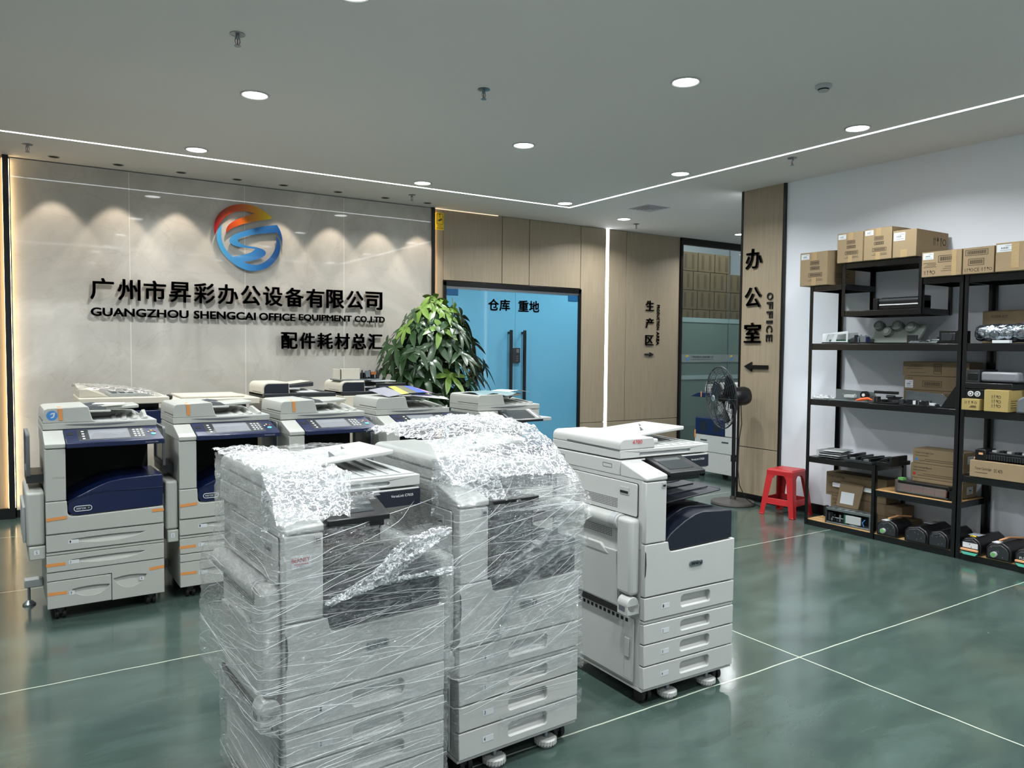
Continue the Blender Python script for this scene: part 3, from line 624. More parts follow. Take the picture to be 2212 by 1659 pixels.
def copier_v(loc, rz, label, screen=True, wing=True, body=WHITE):
    """tall colour copier with four drawers, open left column and paper feeder"""
    t = thing('photocopier', label, 'photocopier', loc, rz)
    W, D = .575, .74
    # cabinet
    m = MB().box(.004, W-.004, .03, .68, .085, .72, body).box(0, W, .012, .68, .072, .083, body).box(.02, W-.02, .05, .66, .062, .072, DKG)
    m.box(.002, .12, .02, .69, .72, 1.035, body).box(.002, W-.002, .50, .69, .72, 1.035, body)
    m.box(.121, .1215, .03, .5, .72, 1.03, NAVY2).box(.12, W-.01, .498, .50, .72, 1.03, MATB)
    m.build('cabinet', parent=t, bevel=.003)
    # drawers
    for z0, z1, n in ((.400, .506, '1'), (.292, .384, '2'), (.192, .290, '3'), (.086, .190, '4')):
        drawer(t, 0, W, z0, z1, .225, .415, n, lx=.105, mt=body)
    MB().box(0, W, .006, .03, .386, .398, body).build('rail', parent=t, bevel=.001)
    # front cover, rises at the left into the column
    cov = [(0, .510), (W, .510), (W, .712)]+[(.20, .700-.0)]+[(.165+.02*cos(a), .722+.022*sin(a)) for a in (-1.57, -2.0, -2.5, -2.9, -3.14)]+[(.14, .748), (0, .748)]
    cov[3] = (.20, .700)
    c = MB().plate(cov, [], 'y', 0, .03, body).build('front_cover', parent=t, bevel=.004, seg=2)
    badge(t, .315, .626, -.001)
    MB().plate([(.0, .60), (.006, .61), (.009, .66), (.006, .71), (0, .72)], [], 'y', -.0006, .0, DKG).build('grip_shadow_gap', parent=t)
    # left column front, sloped cap
    MB().box(0, .125, 0, .03, .752, 1.03, body).build('column_front', parent=t, bevel=.005)
    m = MB().hexa([(0, -.002, 1.034), (.128, -.002, 1.034), (.128, .18, 1.034), (0, .18, 1.034), (0, -.002, 1.048), (.128, -.002, 1.058), (.115, .18, 1.108), (0, .18, 1.104)], body)
    m.build('column_cap', parent=t, bevel=.006, seg=3)
    m = MB().box(.095, .118, -.0035, 0, 1.0, 1.022, GREYP).box(.098, .114, -.0045, -.003, 1.005, 1.014, BLACK); m.build('usb_port', parent=t)
    # navy output tray
    prof = [(.130, .752), (.155, .778), (.195, .803), (.25, .832), (.314, .856), (.36, .863), (W-.018, .850), (W-.018, .716), (.20, .704), (.165, .706), (.145, .722)]
    MB().plate(prof, [], 'y', .004, .50, NAVY2).build('output_tray', parent=t, bevel=.004)
    m = MB()
    for i in range(4):
        y = .10+i*.09
        m.tube([(.17, y, .792), (.25, y, .836), (.314, y, .860), (.36, y, .867), (W-.06, y, .858)], .004, NAVY2, 6)
    m.build('tray_ribs', parent=t)
    if wing:
        MB().hexa([(.13, .08, .895), (.60, .12, .922), (.62, .42, .928), (.13, .48, .90), (.13, .08, .905), (.60, .12, .928), (.62, .42, .934), (.13, .48, .912)], NAVY2).plate([(.60, .12), (.64, .16), (.65, .27), (.62, .42)], [], 'z', .922, .930, NAVY2).build('upper_tray', parent=t, bevel=.004)
        m = MB()
        for i in range(3): m.tube([(.15, .18+i*.1, .908), (.58, .19+i*.1, .934)], .004, NAVY2, 6)
        m.build('upper_tray_ribs', parent=t)
    # scanner
    m = MB().box(0, W, .186, D, 1.034, 1.106, body); m.build('scanner', parent=t, bevel=.006, seg=3)
    m = MB().box(.115, W+.001, .181, .187, 1.04, 1.100, NAVY2).build('front_strip', parent=t, bevel=.002)
    text('model_name', 'VersaLink C7025', PAPER, .455, .545, 1.075, 1.084, .181, 'y', .0006, 0, t)
    # side marks of the scanner
    m = MB().plate(rr(.24, 1.065, .31, 1.085, .003), [rr(.242, 1.067, .308, 1.083, .003)], 'x', -.001, .0, MIDG).plate(rr(.62, 1.065, .68, 1.083, .003), [rr(.622, 1.067, .678, 1.081, .003)], 'x', -.001, 0, MIDG)
    m.plate(circ(.71, 1.068, .005, 12), [], 'x', -.001, 0, MIDG).build('side_outline', parent=t)
    # document feeder
    lip = MB().plate([(.0, 1.112), (W, 1.112), (W, 1.152), (.21, 1.152), (.0, 1.152)], [rr(.12, 1.121, .45, 1.135, .006)], 'y', .184, D-.01, body)
    fe = lip.build('document_feeder', parent=t, bevel=.003)
    MB().box(.118, .452, .192, .20, 1.119, 1.137, GREYP).build('grip_slot', parent=fe)
    pf = [(.0, 1.152), (.0, 1.175)]+[(.032-.032*cos(a), 1.175+.030*sin(a)) for a in (.3, .6, .9, 1.2, 1.57)]+[(.205, 1.205), (.212, 1.198), (.218, 1.152)]
    MB().plate(pf, [], 'y', .184, D-.01, body).build('feeder_cover', parent=fe, bevel=.006, seg=3)
    MB().plate([(.218, 1.152), (.218, 1.20), (.40, 1.19), (W-.05, 1.165), (W-.02, 1.152)], [], 'y', .64, D-.01, body).build('rear_ridge', parent=fe, bevel=.004)
    m = MB().hexa([(.20, .30, 1.192), (.53, .31, 1.214), (.53, .62, 1.214), (.20, .64, 1.192), (.20, .30, 1.203), (.53, .31, 1.232), (.53, .62, 1.232), (.20, .64, 1.203)], body)
    m.build('paper_tray', parent=fe, bevel=.005, seg=3)
    m = MB()
    for x, y in ((.30, .38), (.40, .50)): m.hexa([(x, y, 1.208), (x+.03, y+.01, 1.212), (x+.03, y+.014, 1.212), (x, y+.004, 1.208), (x, y, 1.212), (x+.002, y+.01, 1.232), (x+.002, y+.014, 1.232), (x, y+.004, 1.212)], MIDG)
    m.build('paper_guide_marks', parent=fe)
    m = MB().box(.214, W-.012, .205, .70, 1.1521, 1.156, GREYP)
    for i in range(6): m.hexa([(.26+i*.05, .22, 1.156), (.265+i*.05, .22, 1.156), (.285+i*.05, .6, 1.156), (.28+i*.05, .6, 1.156), (.26+i*.05, .22, 1.160), (.265+i*.05, .22, 1.160), (.285+i*.05, .6, 1.166), (.28+i*.05, .6, 1.166)], body)
    m.build('exit_tray', parent=fe)
    MB().box(.212, .30, .25, .55, 1.163, 1.186, body).build('exit_hood', parent=fe, bevel=.008, seg=3)
    MB().plate([(.184, 1.156), (.60, 1.156), (.60, 1.165), (.187, 1.149)], [], 'x', -.0012, 0, MIDG).build('seam_line', parent=fe)
    # tilted touch screen on its arm
    m = MB().hexa([(.135, -.012, 1.046), (.355, -.012, 1.046), (.375, .175, 1.085), (.145, .175, 1.085), (.135, -.012, 1.066), (.355, -.012, 1.066), (.375, .175, 1.112), (.145, .175, 1.112)], BLACK)
    if screen is None: pass
    elif screen:
        s_ = m.build('touch_screen', parent=t, bevel=.004)
        def ps(u, v, d): return (.135+.01*v+(.22+.01*v)*u, -.012+.187*v, 1.066+.046*v+d)
        MB().add([ps(.12, .18, .0012), ps(.80, .18, .0012), ps(.80, .86, .0012), ps(.12, .86, .0012)], [(0, 1, 2, 3)], SCREEN_D).build('display', parent=s_, smooth=False)
    MB().box(.14, .35, .02, .18, 1.02, 1.044, BLACK).build('screen_arm', parent=t, bevel=.003)
    # left side
    m = MB().plate(rr(.05, .862, .58, 1.018, .01), [rr(.053, .865, .577, 1.015, .01)], 'x', -.0015, .0, GAP).build('upper_side_panel_gap', parent=t)
    m = MB().plate(rr(.053, .865, .577, 1.015, .01), [], 'x', -.006, .0, body); p = m.build('upper_side_panel', parent=t, bevel=.003)
    vents(MB(), .19, .52, .886, .932, 30, 6, -.006, DKG).build('vent_holes', parent=p)
    MB().box(-.009, -.006, .108, .172, .958, .990, GREYP).box(-.0098, -.009, .112, .168, .962, .974, MATB).build('latch', parent=p, bevel=.001)
    # side door with rounded bar
    m = MB().plate([(.145, .43), (.58, .43), (.60, .70), (.60, .80), (.145, .80)], [], 'x', -.028, 0, body)
    sd = m.build('side_door', parent=t, bevel=.006)
    MB().tube([(-.028, .13, .832), (-.028, .62, .832), (-.026, .66, .832)], [.036, .036, .028], body, 18).build('door_bar', parent=sd)
    MB().tube([(-.0285, .145, .8325), (-.0285, .185, .8325)], .0375, GREYP, 18).build('release_lever', parent=sd)
    vents(MB(), .20, .60, .752, .792, 34, 5, -.028, DKG).build('vent_holes', parent=sd)
    MB().box(-.058, 0, .03, .135, .515, .862, body).build('hinge_post', parent=sd, bevel=.018, seg=4)
    MB().hexa([(-.030, .15, .44), (-.030, .565, .44), (-.028, .565, .44), (-.028, .15, .44), (-.044, .15, .695), (-.044, .565, .69), (-.028, .565, .69), (-.028, .15, .695)], body).build('bypass_tray', parent=sd, bevel=.004)
    MB().hexa([(-.046, .20, .668), (-.046, .50, .668), (-.03, .50, .668), (-.03, .20, .668), (-.05, .26, .712), (-.05, .44, .712), (-.03, .44, .712), (-.03, .26, .712)], body).build('bypass_lip', parent=sd, bevel=.006)
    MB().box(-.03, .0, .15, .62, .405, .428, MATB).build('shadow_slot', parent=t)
    MB().cyl((-.04, .03, .475), (-.04, .10, .475), .036, body, 20).box(-.075, 0, .03, .10, .428, .476, body).build('lower_hinge', parent=t, bevel=.004)
    MB().box(-.0762, -.075, .045, .085, .448, .47, MIDG).build('hinge_mark', parent=t)
    m = MB().plate([(.062, .10), (.64, .10), (.64, .395), (.062, .395)], [], 'x', -.008, 0, body); lp = m.build('lower_side_panel', parent=t, bevel=.003)
    m = MB()
    for i in range(16): m.box(-.0088, -.008, .10+i*.032, .118+i*.032, .372, .388, MATB)
    m.build('vent_slots', parent=lp); MB().box(-.014, -.008, .085, .118, .21, .30, body).build('side_handle', parent=lp, bevel=.003)
    MB().plate([(.07, .11), (.125, .11), (.125, .31), (.07, .31)], [[(.073, .113), (.122, .113), (.122, .307), (.073, .307)]], 'x', -.0086, -.008, GREYP).build('handle_outline', parent=lp)
    casters(t, (.06, W-.06), (.07, .60))
    for x in (.19, .445):
        pr = [(.0, .012), (.040, .012), (.044, .016), (.044, .030), (.038, .036), (.0, .036)]
        g = MB().lathe([(.0, 0), (.030, 0), (.032, .012), (0, .012)], GREYP, 30, (x, .045, 0)).lathe(pr, body, 30, (x, .045, 0)).cyl((x, .045, .036), (x, .045, .075), .010, STEEL, 12)
        for k in range(22): a = 2*pi*k/22; g.rbox((x+.044*cos(a), .045+.044*sin(a), .023), (.005, .006, .018), a, body)
        g.build('levelling_foot', parent=t)
    return t

def noise3(p, s): 
    from mathutils import noise
    return noise.noise(Vector(p)*s)
def film_shell(t, secs, zs_top, keep, name='stretch_wrap', amp=.010, mt=None, nz=120, nu=240, mound=None, seed=0):
    """film drawn round the machine: rounded box sections by height, closed by a rumpled sheet"""
    mt = mt or FILM
    def sec(z):
        for a, b in zip(secs, secs[1:]):
            if z <= b[0]: k = (z-a[0])/(b[0]-a[0]); return [a[i]+(b[i]-a[i])*k for i in range(1, 5)]
        return list(secs[-1][1:])
    z0, z1 = secs[0][0], secs[-1][0]
    def pt(u, v):
        z = z0+(z1-z0)*v; x0, x1, y0, y1 = sec(z); px = 2*(x1-x0)+2*(y1-y0); s_ = (u % 1)*px
        if s_ < x1-x0: p = Vector((x0+s_, y0, z)); n = Vector((0, -1, 0))
        elif s_ < x1-x0+y1-y0: p = Vector((x1, y0+s_-(x1-x0), z)); n = Vector((1, 0, 0))
        elif s_ < 2*(x1-x0)+y1-y0: p = Vector((x1-(s_-(x1-x0+y1-y0)), y1, z)); n = Vector((0, 1, 0))
        else: p = Vector((x0, y1-(s_-(2*(x1-x0)+y1-y0)), z)); n = Vector((-1, 0, 0))
        q = p*1.0; d = abs(noise3((q.x*1.2+seed, q.y*1.2, (q.z+.35*(q.x-q.y))*4), 5))*amp*1.6+abs(noise3((q.x+seed, q.y, (q.z+.5*(q.x-q.y))*5), 12))*amp
        return p+n*(d+.002)
    o = MB().grid(pt, nu, nz, mt, keep).build(name, parent=t, smooth=True, ang=180)
    return o
def film_top(t, fn, x0, x1, y0, y1, keep=None, n=90, amp=.02, mt=None, name='crumpled_wrap', seed=0):
    def pt(u, v):
        x = x0+(x1-x0)*u; y = y0+(y1-y0)*v; z = fn(x, y)
        z += amp*abs(noise3((x+seed, y, 0), 9))+amp*.55*abs(noise3((x, y+seed, 3), 23))+amp*.3*abs(noise3((x, y, seed), 50))
        return (x+amp*.5*noise3((x, y, seed), 20), y+amp*.5*noise3((y, x, seed), 20), z)
    return MB().grid(pt, n, n, mt or FILMT, keep).build(name, parent=t, smooth=True, ang=180)
FOLD = sheet('film_fold', '#f4f6f6', .10, .35, .38, '#f4f7f8')
def folds(t, secs, n, seed, zr, slope=(-.25, .35), ulen=(.05, .28), u0r=(-.32, .40), nm='film_folds', zz=None):
    rnd = random.Random(seed); m = MB()
    def sec(z):
        for a, b in zip(secs, secs[1:]):
            if z <= b[0]: k = (z-a[0])/(b[0]-a[0]); return [a[i]+(b[i]-a[i])*k for i in range(1, 5)]
        return list(secs[-1][1:])
    for q in range(n):
        z = rnd.uniform(*zr); sl = rnd.uniform(*slope)*.5; L = rnd.uniform(*ulen); u = rnd.uniform(*u0r); K = 14; R_ = rnd.uniform(.0005, .0013); P = []; W_ = []
        for i in range(K+1):
            f = i/K; uu = u+L*f; d = uu*2.6; z_ = min(secs[-1][0]-.01, max(secs[0][0]+.01, z+sl*L*2.6*f+.004*sin(f*7+q))); x0, x1, y0, y1 = sec(z_)
            if d >= 0 and d <= x1-x0: p = (x0+d, y0-.007, z_)
            elif d < 0: p = (x0-.007, min(y1, y0-d), z_)
            else: break
            P.append(p); W_.append(R_*(.25+.75*sin(pi*f)))
        if len(P) > 3: m.tube(P, W_, FOLD, 5)
    if m.v: m.build(nm, parent=t, smooth=True, ang=180)
def v_height(x, y):   # height of the copier top
    if y < .16: return 1.06+(y/.16)*.06 if x < .16 else 1.09
    h = 1.21
    if x > .22 and y < .27: h = 1.16
    if x > .545: h = 1.17
    return h
VC = copier_v((2.35, 2.506, 0), radians(-1.2), 'unwrapped white copier standing right of the two film-wrapped ones, 4780 in red on its top')
text('handwritten_number', '4780', REDINK, .075, .135, 1.178, 1.197, .1825, 'y', .0006, 0, VC)
# ---- front left wrapped copier
VA = copier_v((.695, 2.352, 0), radians(2.5), 'copier nearest the camera, fully wrapped in stretch film, red BERNEY sticker on its column', wing=False, body=CREAM if 0 else WHITE)
b = MB().box(.02, .085, -.0014, -.0004, .925, .965, LABELW).build('company_sticker', parent=VA)
text('sticker_word', 'BERNEY', REDINK, .021, .080, .945, .959, -.0015, 'y', .0004, .02, b); text('sticker_small_print', 'BUSINESS MACHINES', REDINK, .030, .075, .936, .941, -.0015, 'y', .0004, .01, b); text('sticker_number', '12804', DKG, .038, .062, .928, .934, -.0015, 'y', .0004, 0, b)
secA = [(.03, -.012, .580, -.010, .70), (.40, -.014, .580, -.012, .70), (.44, -.085, .580, -.014, .70), (.86, -.075, .588, -.012, .70), (.92, -.02, .588, -.012, .72), (1.04, -.012, .588, -.010, .74), (1.10, -.012, .585, .08, .75), (1.21, -.010, .30, .17, .75)]
per = 2*(.60)+2*.72
def keepA(u, v):
    z = .03+1.18*v
    front = u < .415
    x = u/.415*.6 if front else 9
    if front and x > .19+.05*sin(z*40) and z > .985+.03*sin(x*30): return False
    if .415 <= u < .56 and z > 1.0: return False
    return True
film_shell(VA, secA, None, keepA, amp=.008)
folds(VA, secA, 190, 31, (.05, 1.0)); folds(VA, secA, 60, 32, (.45, .95), slope=(.3, 1.0), ulen=(.05, .18), nm='steep_film_folds')
film_top(VA, lambda x, y: (1.06+max(0, min(1, y/.17))*.15 if x < .22 else 1.20), -.02, .235, .0, .76, mt=FILMT, amp=.026)
film_top(VA, lambda x, y: 1.212-max(0, x-.45)*.15, .20, .56, .36, .76, mt=FILM, amp=.016, name='top_wrap')
# side drape of the crumpled bag end
def drape(t, P, nu=70, nv=60, amp=.02, mt=None, name='loose_wrap', seed=0):
    def pt(u, v):
        a = Vector(P[0]).lerp(Vector(P[1]), u); b_ = Vector(P[3]).lerp(Vector(P[2]), u); p = a.lerp(b_, v)
        d = amp*abs(noise3((p.x*2+seed, p.y*2, p.z*2), 6))+amp*.6*abs(noise3((p.x, p.y+seed, p.z), 25))
        n = (Vector(P[1])-Vector(P[0])).cross(Vector(P[3])-Vector(P[0])).normalized()
        return p+n*d
    return MB().grid(pt, nu, nv, mt or FILMT).build(name, parent=t, smooth=True, ang=180)
drape(VA, [(-.02, .16, 1.02), (.20, .05, 1.03), (.24, .17, 1.20), (-.01, .18, 1.20)], amp=.035, seed=1)
drape(VA, [(-.016, .70, .95), (-.016, .10, .93), (-.014, .16, 1.20), (-.014, .74, 1.19)], amp=.022, mt=FILM, seed=2)
# twisted tongue of film in front of the cavity
def tongue(t, pts, wds, seed, mt=None):
    def pt(u, v):
        k = v*(len(pts)-1); i = min(int(k), len(pts)-2); f = k-i; c = Vector(pts[i]).lerp(Vector(pts[i+1]), f); w_ = wds[i]+(wds[i+1]-wds[i])*f
        a = (u-.5)*2
        return c+Vector((noise3((u*3, v*3, seed), 2)*.03, -.02*abs(noise3((u*4, v*6, seed), 2))-.012*cos(a*6+v*4), a*w_+.012*noise3((u*9, v*9, seed), 1)))
    return MB().grid(pt, 40, 60, mt or FILMT).build('film_tongue', parent=t, smooth=True, ang=180)
tongue(VA, [(.14, -.012, .80), (.28, -.03, .86), (.40, -.045, .93), (.50, -.04, .965), (.585, -.01, .985)], [.010, .03, .055, .03, .008], 3)
tongue(VA, [(.60, -.012, .835), (.45, -.016, .84), (.30, -.014, .835)], [.014, .006, .002], 5)
# ---- middle wrapped copier
VB = copier_v((1.358, 2.425, 0), radians(2.6), 'middle wrapped copier with a bulging crumpled film bag over its top and an ADT sticker', wing=True, screen=None)
b = MB().box(.025, .145, .1795, .1805, 1.150, 1.196, LABELW).build('company_sticker', parent=VB)
text('sticker_word', 'ADT', REDINK, .032, .064, 1.178, 1.190, .1794, 'y', .0004, .02, b); text('sticker_small_print', 'COPIER SERVICE', DKG, .07, .105, 1.180, 1.187, .1794, 'y', .0004, 0, b); text('sticker_number', '0800 246 0333', DKG, .045, .135, 1.158, 1.168, .1794, 'y', .0004, 0, b)
p = MB().box(.142, .335, -.004, .018, .80, 1.035, BLACK).build('hanging_screen', parent=VB, bevel=.004)
MB().box(.155, .322, -.0052, -.004, .83, 1.01, SCREEN_D).build('display', parent=p); MB().box(.135, .35, -.02, .05, 1.035, 1.052, BLACK).build('screen_top_edge', parent=VB, bevel=.004)
secB = [(.10, -.010, .585, -.008, .70), (.40, -.012, .588, -.010, .70), (.44, -.074, .582, -.014, .70), (.86, -.070, .582, -.012, .70), (.92, -.02, .582, -.014, .72), (1.04, -.012, .59, -.014, .74), (1.10, -.012, .588, .03, .75), (1.19, -.010, .585, .16, .75)]
def keepB(u, v):
    z = .10+1.09*v
    if u < .415:
        x = u/.415*.6
        if z < .30+.05*sin(x*9): return .16 < z < .22 and x > .1
        if .38 < z < .70 and x > .50+.04*sin(z*30): return False
    return True
film_shell(VB, secB, None, keepB, amp=.009, seed=4)
folds(VB, secB, 110, 41, (.25, 1.1), u0r=(-.15, .40)); folds(VB, secB, 50, 42, (.40, .9), slope=(.6, 1.6), ulen=(.04, .14), nm='steep_film_folds', u0r=(-.05, .2))
def bagB(x, y):
    e = max(0, 1-((x-.30)/.36)**2)*max(0, 1-((y-.42)/.42)**2)
    return (1.08+min(1, max(0, y/.2))*.132-max(0, x-.5)*.5)+.105*e**.6
film_top(VB, bagB, -.02, .60, .02, .76, mt=FILMT, amp=.03, seed=6)
drape(VB, [(-.015, .18, .98), (.20, -.02, 1.05), (.24, .15, 1.20), (-.012, .18, 1.20)], amp=.035, seed=8)
drape(VB, [(.20, -.02, 1.0), (.60, -.02, .96), (.59, .14, 1.14), (.22, .12, 1.16)], amp=.03, mt=FILM, seed=9)
tongue(VB, [(.14, -.016, .76), (.30, -.03, .82), (.45, -.04, .90), (.60, -.03, .99)], [.012, .05, .08, .05], 11, FILM)
tongue(VB, [(.60, -.012, .83), (.45, -.016, .80), (.25, -.014, .70), (.15, -.016, .52)], [.03, .03, .02, .01], 12, FILM)

# ---- row of older copiers with navy panels
def copier_w(loc, rz, label, tapes=True, sticker=False, lower=True, control='buttons', sheet_=False, model='WorkCentre 7845', sw=1.0):
    t = thing('photocopier', label, 'photocopier', loc, rz); W, D = .63, .62
    body = WPLAS
    m = MB().box(.003, W-.003, .02, D, .075, .62, body).box(.02, W-.02, .05, D-.02, .065, .075, DKG)
    m.box(.002, .10, .015, D, .62, 1.03, body).box(.10, W-.02, .44, D, .62, 1.03, body).box(.1001, W-.02, .436, .44, .66, 1.02, MATB).box(.1, .1012, .02, .44, .66, 1.02, MATB)
    m.build('cabinet', parent=t, bevel=.004)
    drawer(t, 0, W, .412, .514, .13, .52, '1', style='smile', mt=WPLAS, lx=.112)
    MB().box(0, W, .006, .03, .395, .408, body).build('rail', parent=t, bevel=.001)
    drawer(t, 0, W, .293, .392, .13, .52, '2', style='smile', mt=WPLAS, lx=.112)
    if lower:
        drawer(t, 0, .333, .077, .240, .125, .325, '3', style='smile', mt=WPLAS, lx=.112)
        drawer(t, .337, W, .077, .290, .345, .53, '4', style='smile', mt=WPLAS, lx=.49, outer=[(.337, .077), (W, .077), (W, .290), (0, .290), (0, .2435), (.337, .2435)])
    else:
        MB().box(0, W, 0, .03, .242, .290, body).build('blank_strip', parent=t, bevel=.003); drawer(t, 0, W, .077, .240, .13, .52, '3', style='smile', mt=WPLAS, lx=.112)
    cov = [(0, .518), (W, .518), (W, .624)]+[(.16, .612)]+[(.135+.024*cos(a), .638+.024*sin(a)) for a in (-1.8, -2.3, -2.8, -3.14)]+[(.108, .708), (0, .708)]
    MB().plate(cov, [], 'y', -.002, .03, body).build('front_cover', parent=t, bevel=.006, seg=3)
    MB().box(0, .105, 0, .03, .712, 1.016, body).build('column_front', parent=t, bevel=.004)
    MB().hexa([(0, -.006, 1.020), (.106, -.006, 1.020), (.106, .20, 1.020), (0, .20, 1.020), (0, -.006, 1.046), (.106, -.006, 1.046), (.106, .20, 1.108), (0, .20, 1.108)], body).build('column_cap', parent=t, bevel=.005, seg=3)
    pr = [(.112, .66), (.118, .70), (.16, .728), (.21, .752), (.275, .783), (.335, .805), (.40, .815), (.50, .82), (W-.002, .822), (W-.002, .628), (.165, .616), (.135, .620), (.118, .638)]
    MB().plate(pr, [], 'y', .002, .43, NAVY).build('output_cover', parent=t, bevel=.005)
    lip = [(.112, .700), (.16, .722), (.24, .742), (.33, .748), (.45, .744), (W-.002, .742)]
    MB().tube([(x, 0, z) for x, z in lip], .0035, NAVY, 6).build('cover_ridge', parent=t)
    badge(t, .190, .656, .001, .095, ring=True, ink=PAPER)
    if control == 'buttons':
        m = MB().hexa([(.108, -.022, 1.018), (W+.008, -.022, 1.018), (W+.008, .2, 1.018), (.108, .2, 1.018), (.108, -.022, 1.048), (W+.008, -.022, 1.048), (W-.004, .2, 1.110), (.108, .2, 1.110)], NAVY)
        p = m.build('control_panel', parent=t, bevel=.004)
        def q(x0, x1, v0, v1, d, mt_, nm, par=p):
            P = [(x0, v0), (x1, v0), (x1, v1), (x0, v1)]
            f = lambda x, v, e: (x, -.022+.222*v, 1.048+.062*v+e)
            return MB().hexa([f(x, v, -.002) for x, v in P]+[f(x, v, d) for x, v in P], mt_).build(nm, parent=par)
        k_ = q(.175, .55, .14, .93, .001, DKG, 'dark_inset'); q(.176, .549, .135, .15, .002, SILVER, 'inset_edge', k_)
        q(.235, .455, .2, .86, .0018, SCREEN, 'display', k_)
        for i in range(4): q(.198, .212, .22+.17*i, .29+.17*i, .002, LABELW, 'status_key', k_)
        for i in range(3):
            for j in range(4): q(.478+.022*i, .492+.022*i, .25+.15*j, .33+.15*j, .0022, GREYP, 'key', k_)
        q(.122, .155, .55, .72, .001, MATB, 'card_slot')
        c = MB().lathe([(0, 0), (.015, 0), (.014, .003), (0, .004)], TEAL, 24); c.xf(Matrix.Translation((.588, .062, 1.072))@Matrix.Rotation(radians(15.6), 4, 'X')); c.build('start_button', parent=p)
        for x, y, mt_ in ((.580, .115, YEL), (.60, .10, REDINK), (.563, .095, LABELW)):
            c = MB().lathe([(0, 0), (.006, 0), (.005, .002), (0, .003)], mt_, 14); c.xf(Matrix.Translation((x, y, 1.05+.062*(y+.022)/.222))@Matrix.Rotation(radians(15.6), 4, 'X')); c.build('small_button', parent=p)
        text('model_name', model, GREYP, .53, .60, 1.028, 1.035, -.0225, 'y', .0006, 0, p)
    else:
        MB().box(.108, W, .03, .2, 1.02, 1.05, GREYP).build('panel_base', parent=t, bevel=.004)
        m = MB().hexa([(.135, -.07, 1.030), (.47, -.07, 1.030), (.50, .16, 1.085), (.17, .16, 1.085), (.135, -.07, 1.050), (.47, -.07, 1.050), (.50, .16, 1.118), (.17, .16, 1.118)], BLACK); p = m.build('touch_screen', parent=t, bevel=.005)
        f = lambda x, y: (x+.03*(y+.07)/.23, y, 1.0515+.068*(y+.07)/.23)
        MB().add([f(.16, -.045), f(.405, -.045), f(.405, .14), f(.16, .14)], [(0, 1, 2, 3)], SCREEN_D).build('display', parent=p, smooth=False)
        g = lambda x, y, e: (x+.03*(y+.07)/.23, y, 1.0525+.068*(y+.07)/.23+e)
        MB().add([g(.425, -.04, 0), g(.44, -.04, 0), g(.44, .14, 0), g(.425, .14, 0)], [(0, 1, 2, 3)], PAPER).build('white_tape', parent=p, smooth=False)
        MB().hexa([(0, -.01, 1.0), (.15, -.01, 1.0), (.15, .2, 1.0), (0, .2, 1.0), (0, -.01, 1.06), (.15, -.01, 1.06), (.15, .2, 1.105), (0, .2, 1.105)], body).build('corner_cap', parent=t, bevel=.006)
        MB().plate(circ(.09, .985, .014, 16), [], 'y', -.003, 0, GRN).build('green_dot', parent=t)
    MB().box(0, W, .205, D+.02, 1.02, 1.106, body).build('scanner', parent=t, bevel=.005)
    # document feeder
    fe = MB().plate([(.0, 1.110), (W, 1.110), (W, 1.150), (0, 1.150)], [], 'y', .200, D+.04, body).build('document_feeder', parent=t, bevel=.004)
    sm = [(.115+.39*u, 1.137-.012*sin(pi*u)) for u in [i/12 for i in range(13)]]+[(.505-.39*u, 1.139) for u in [i/12 for i in range(1, 12)]]
    MB().plate(sm, [], 'y', .1985, .20, MIDG).build('grip_groove', parent=fe)
    pf = [(.0, 1.150), (.004, 1.215), (.012, 1.232), (.028, 1.240), (.235, 1.246), (.247, 1.240), (.256, 1.20), (.268, 1.160), (.285, 1.150)]
    MB().plate(pf, [], 'y', .200, D+.04, body).build('feeder_cover', parent=fe, bevel=.010, seg=3)
    MB().plate([(.26, 1.150), (.26, 1.195), (W-.08, 1.185), (W-.03, 1.150)], [], 'y', D-.06, D+.04, body).build('rear_ridge', parent=fe, bevel=.006)
    MB().hexa([(.25, .35, 1.205), (.55, .36, 1.216), (.55, .62, 1.216), (.25, .64, 1.205), (.25, .35, 1.217), (.55, .36, 1.238), (.55, .62, 1.238), (.25, .64, 1.217)], body).build('paper_tray', parent=fe, bevel=.007, seg=3)
    MB().plate([(.25, 1.212), (.25, 1.238), (.28, 1.243), (.33, 1.236), (.36, 1.220), (.36, 1.212)], [], 'y', .335, .350, MIDG).box(.25, .38, .30, .345, 1.200, 1.212, body).build('front_guide', parent=fe, bevel=.003)
    MB().plate([(.23, 1.222), (.25, 1.240), (.30, 1.246), (.36, 1.236), (.38, 1.222)], [], 'y', .585, .600, MIDG).build('rear_guide', parent=fe, bevel=.003)
    m = MB().box(.265, W-.008, .215, D, 1.1501, 1.1525, GREYP)
    for i in range(4): m.hexa([(.36+i*.06, .23, 1.151), (.40+i*.06, .23, 1.151), (.44+i*.06, .60, 1.151), (.40+i*.06, .60, 1.151), (.38+i*.06, .23, 1.153+.004*i), (.40+i*.06, .23, 1.155+.004*i), (.44+i*.06, .60, 1.168+.006*i), (.42+i*.06, .60, 1.166+.006*i)], body)
    m.build('exit_tray', parent=fe, bevel=.002)
    MB().plate([(.20, 1.168), (.52, 1.168), (.52, 1.172), (.20, 1.172)], [], 'x', .0005, .003, GAP).build('seam_line', parent=fe)
    # left side: standing tray, feeder box and lower unit
    m = MB().plate(rr(.16, .84, .52, 1.10, .02), [rr(.18, .87, .50, 1.08, .012)], 'x', -.085*sw, -.065*sw, MIDG).box(-.073*sw, -.069*sw, .17, .51, .86, 1.09, mat('smoked_tray', '#6d7375', .25)).box(-.085*sw, 0, .18, .50, .80, .85, DKG)
    m.build('side_tray', parent=t, bevel=.003)
    MB().box(-.095*sw, -.002, .03, .58, .455, .765, body).build('side_feeder', parent=t, bevel=.014, seg=3)
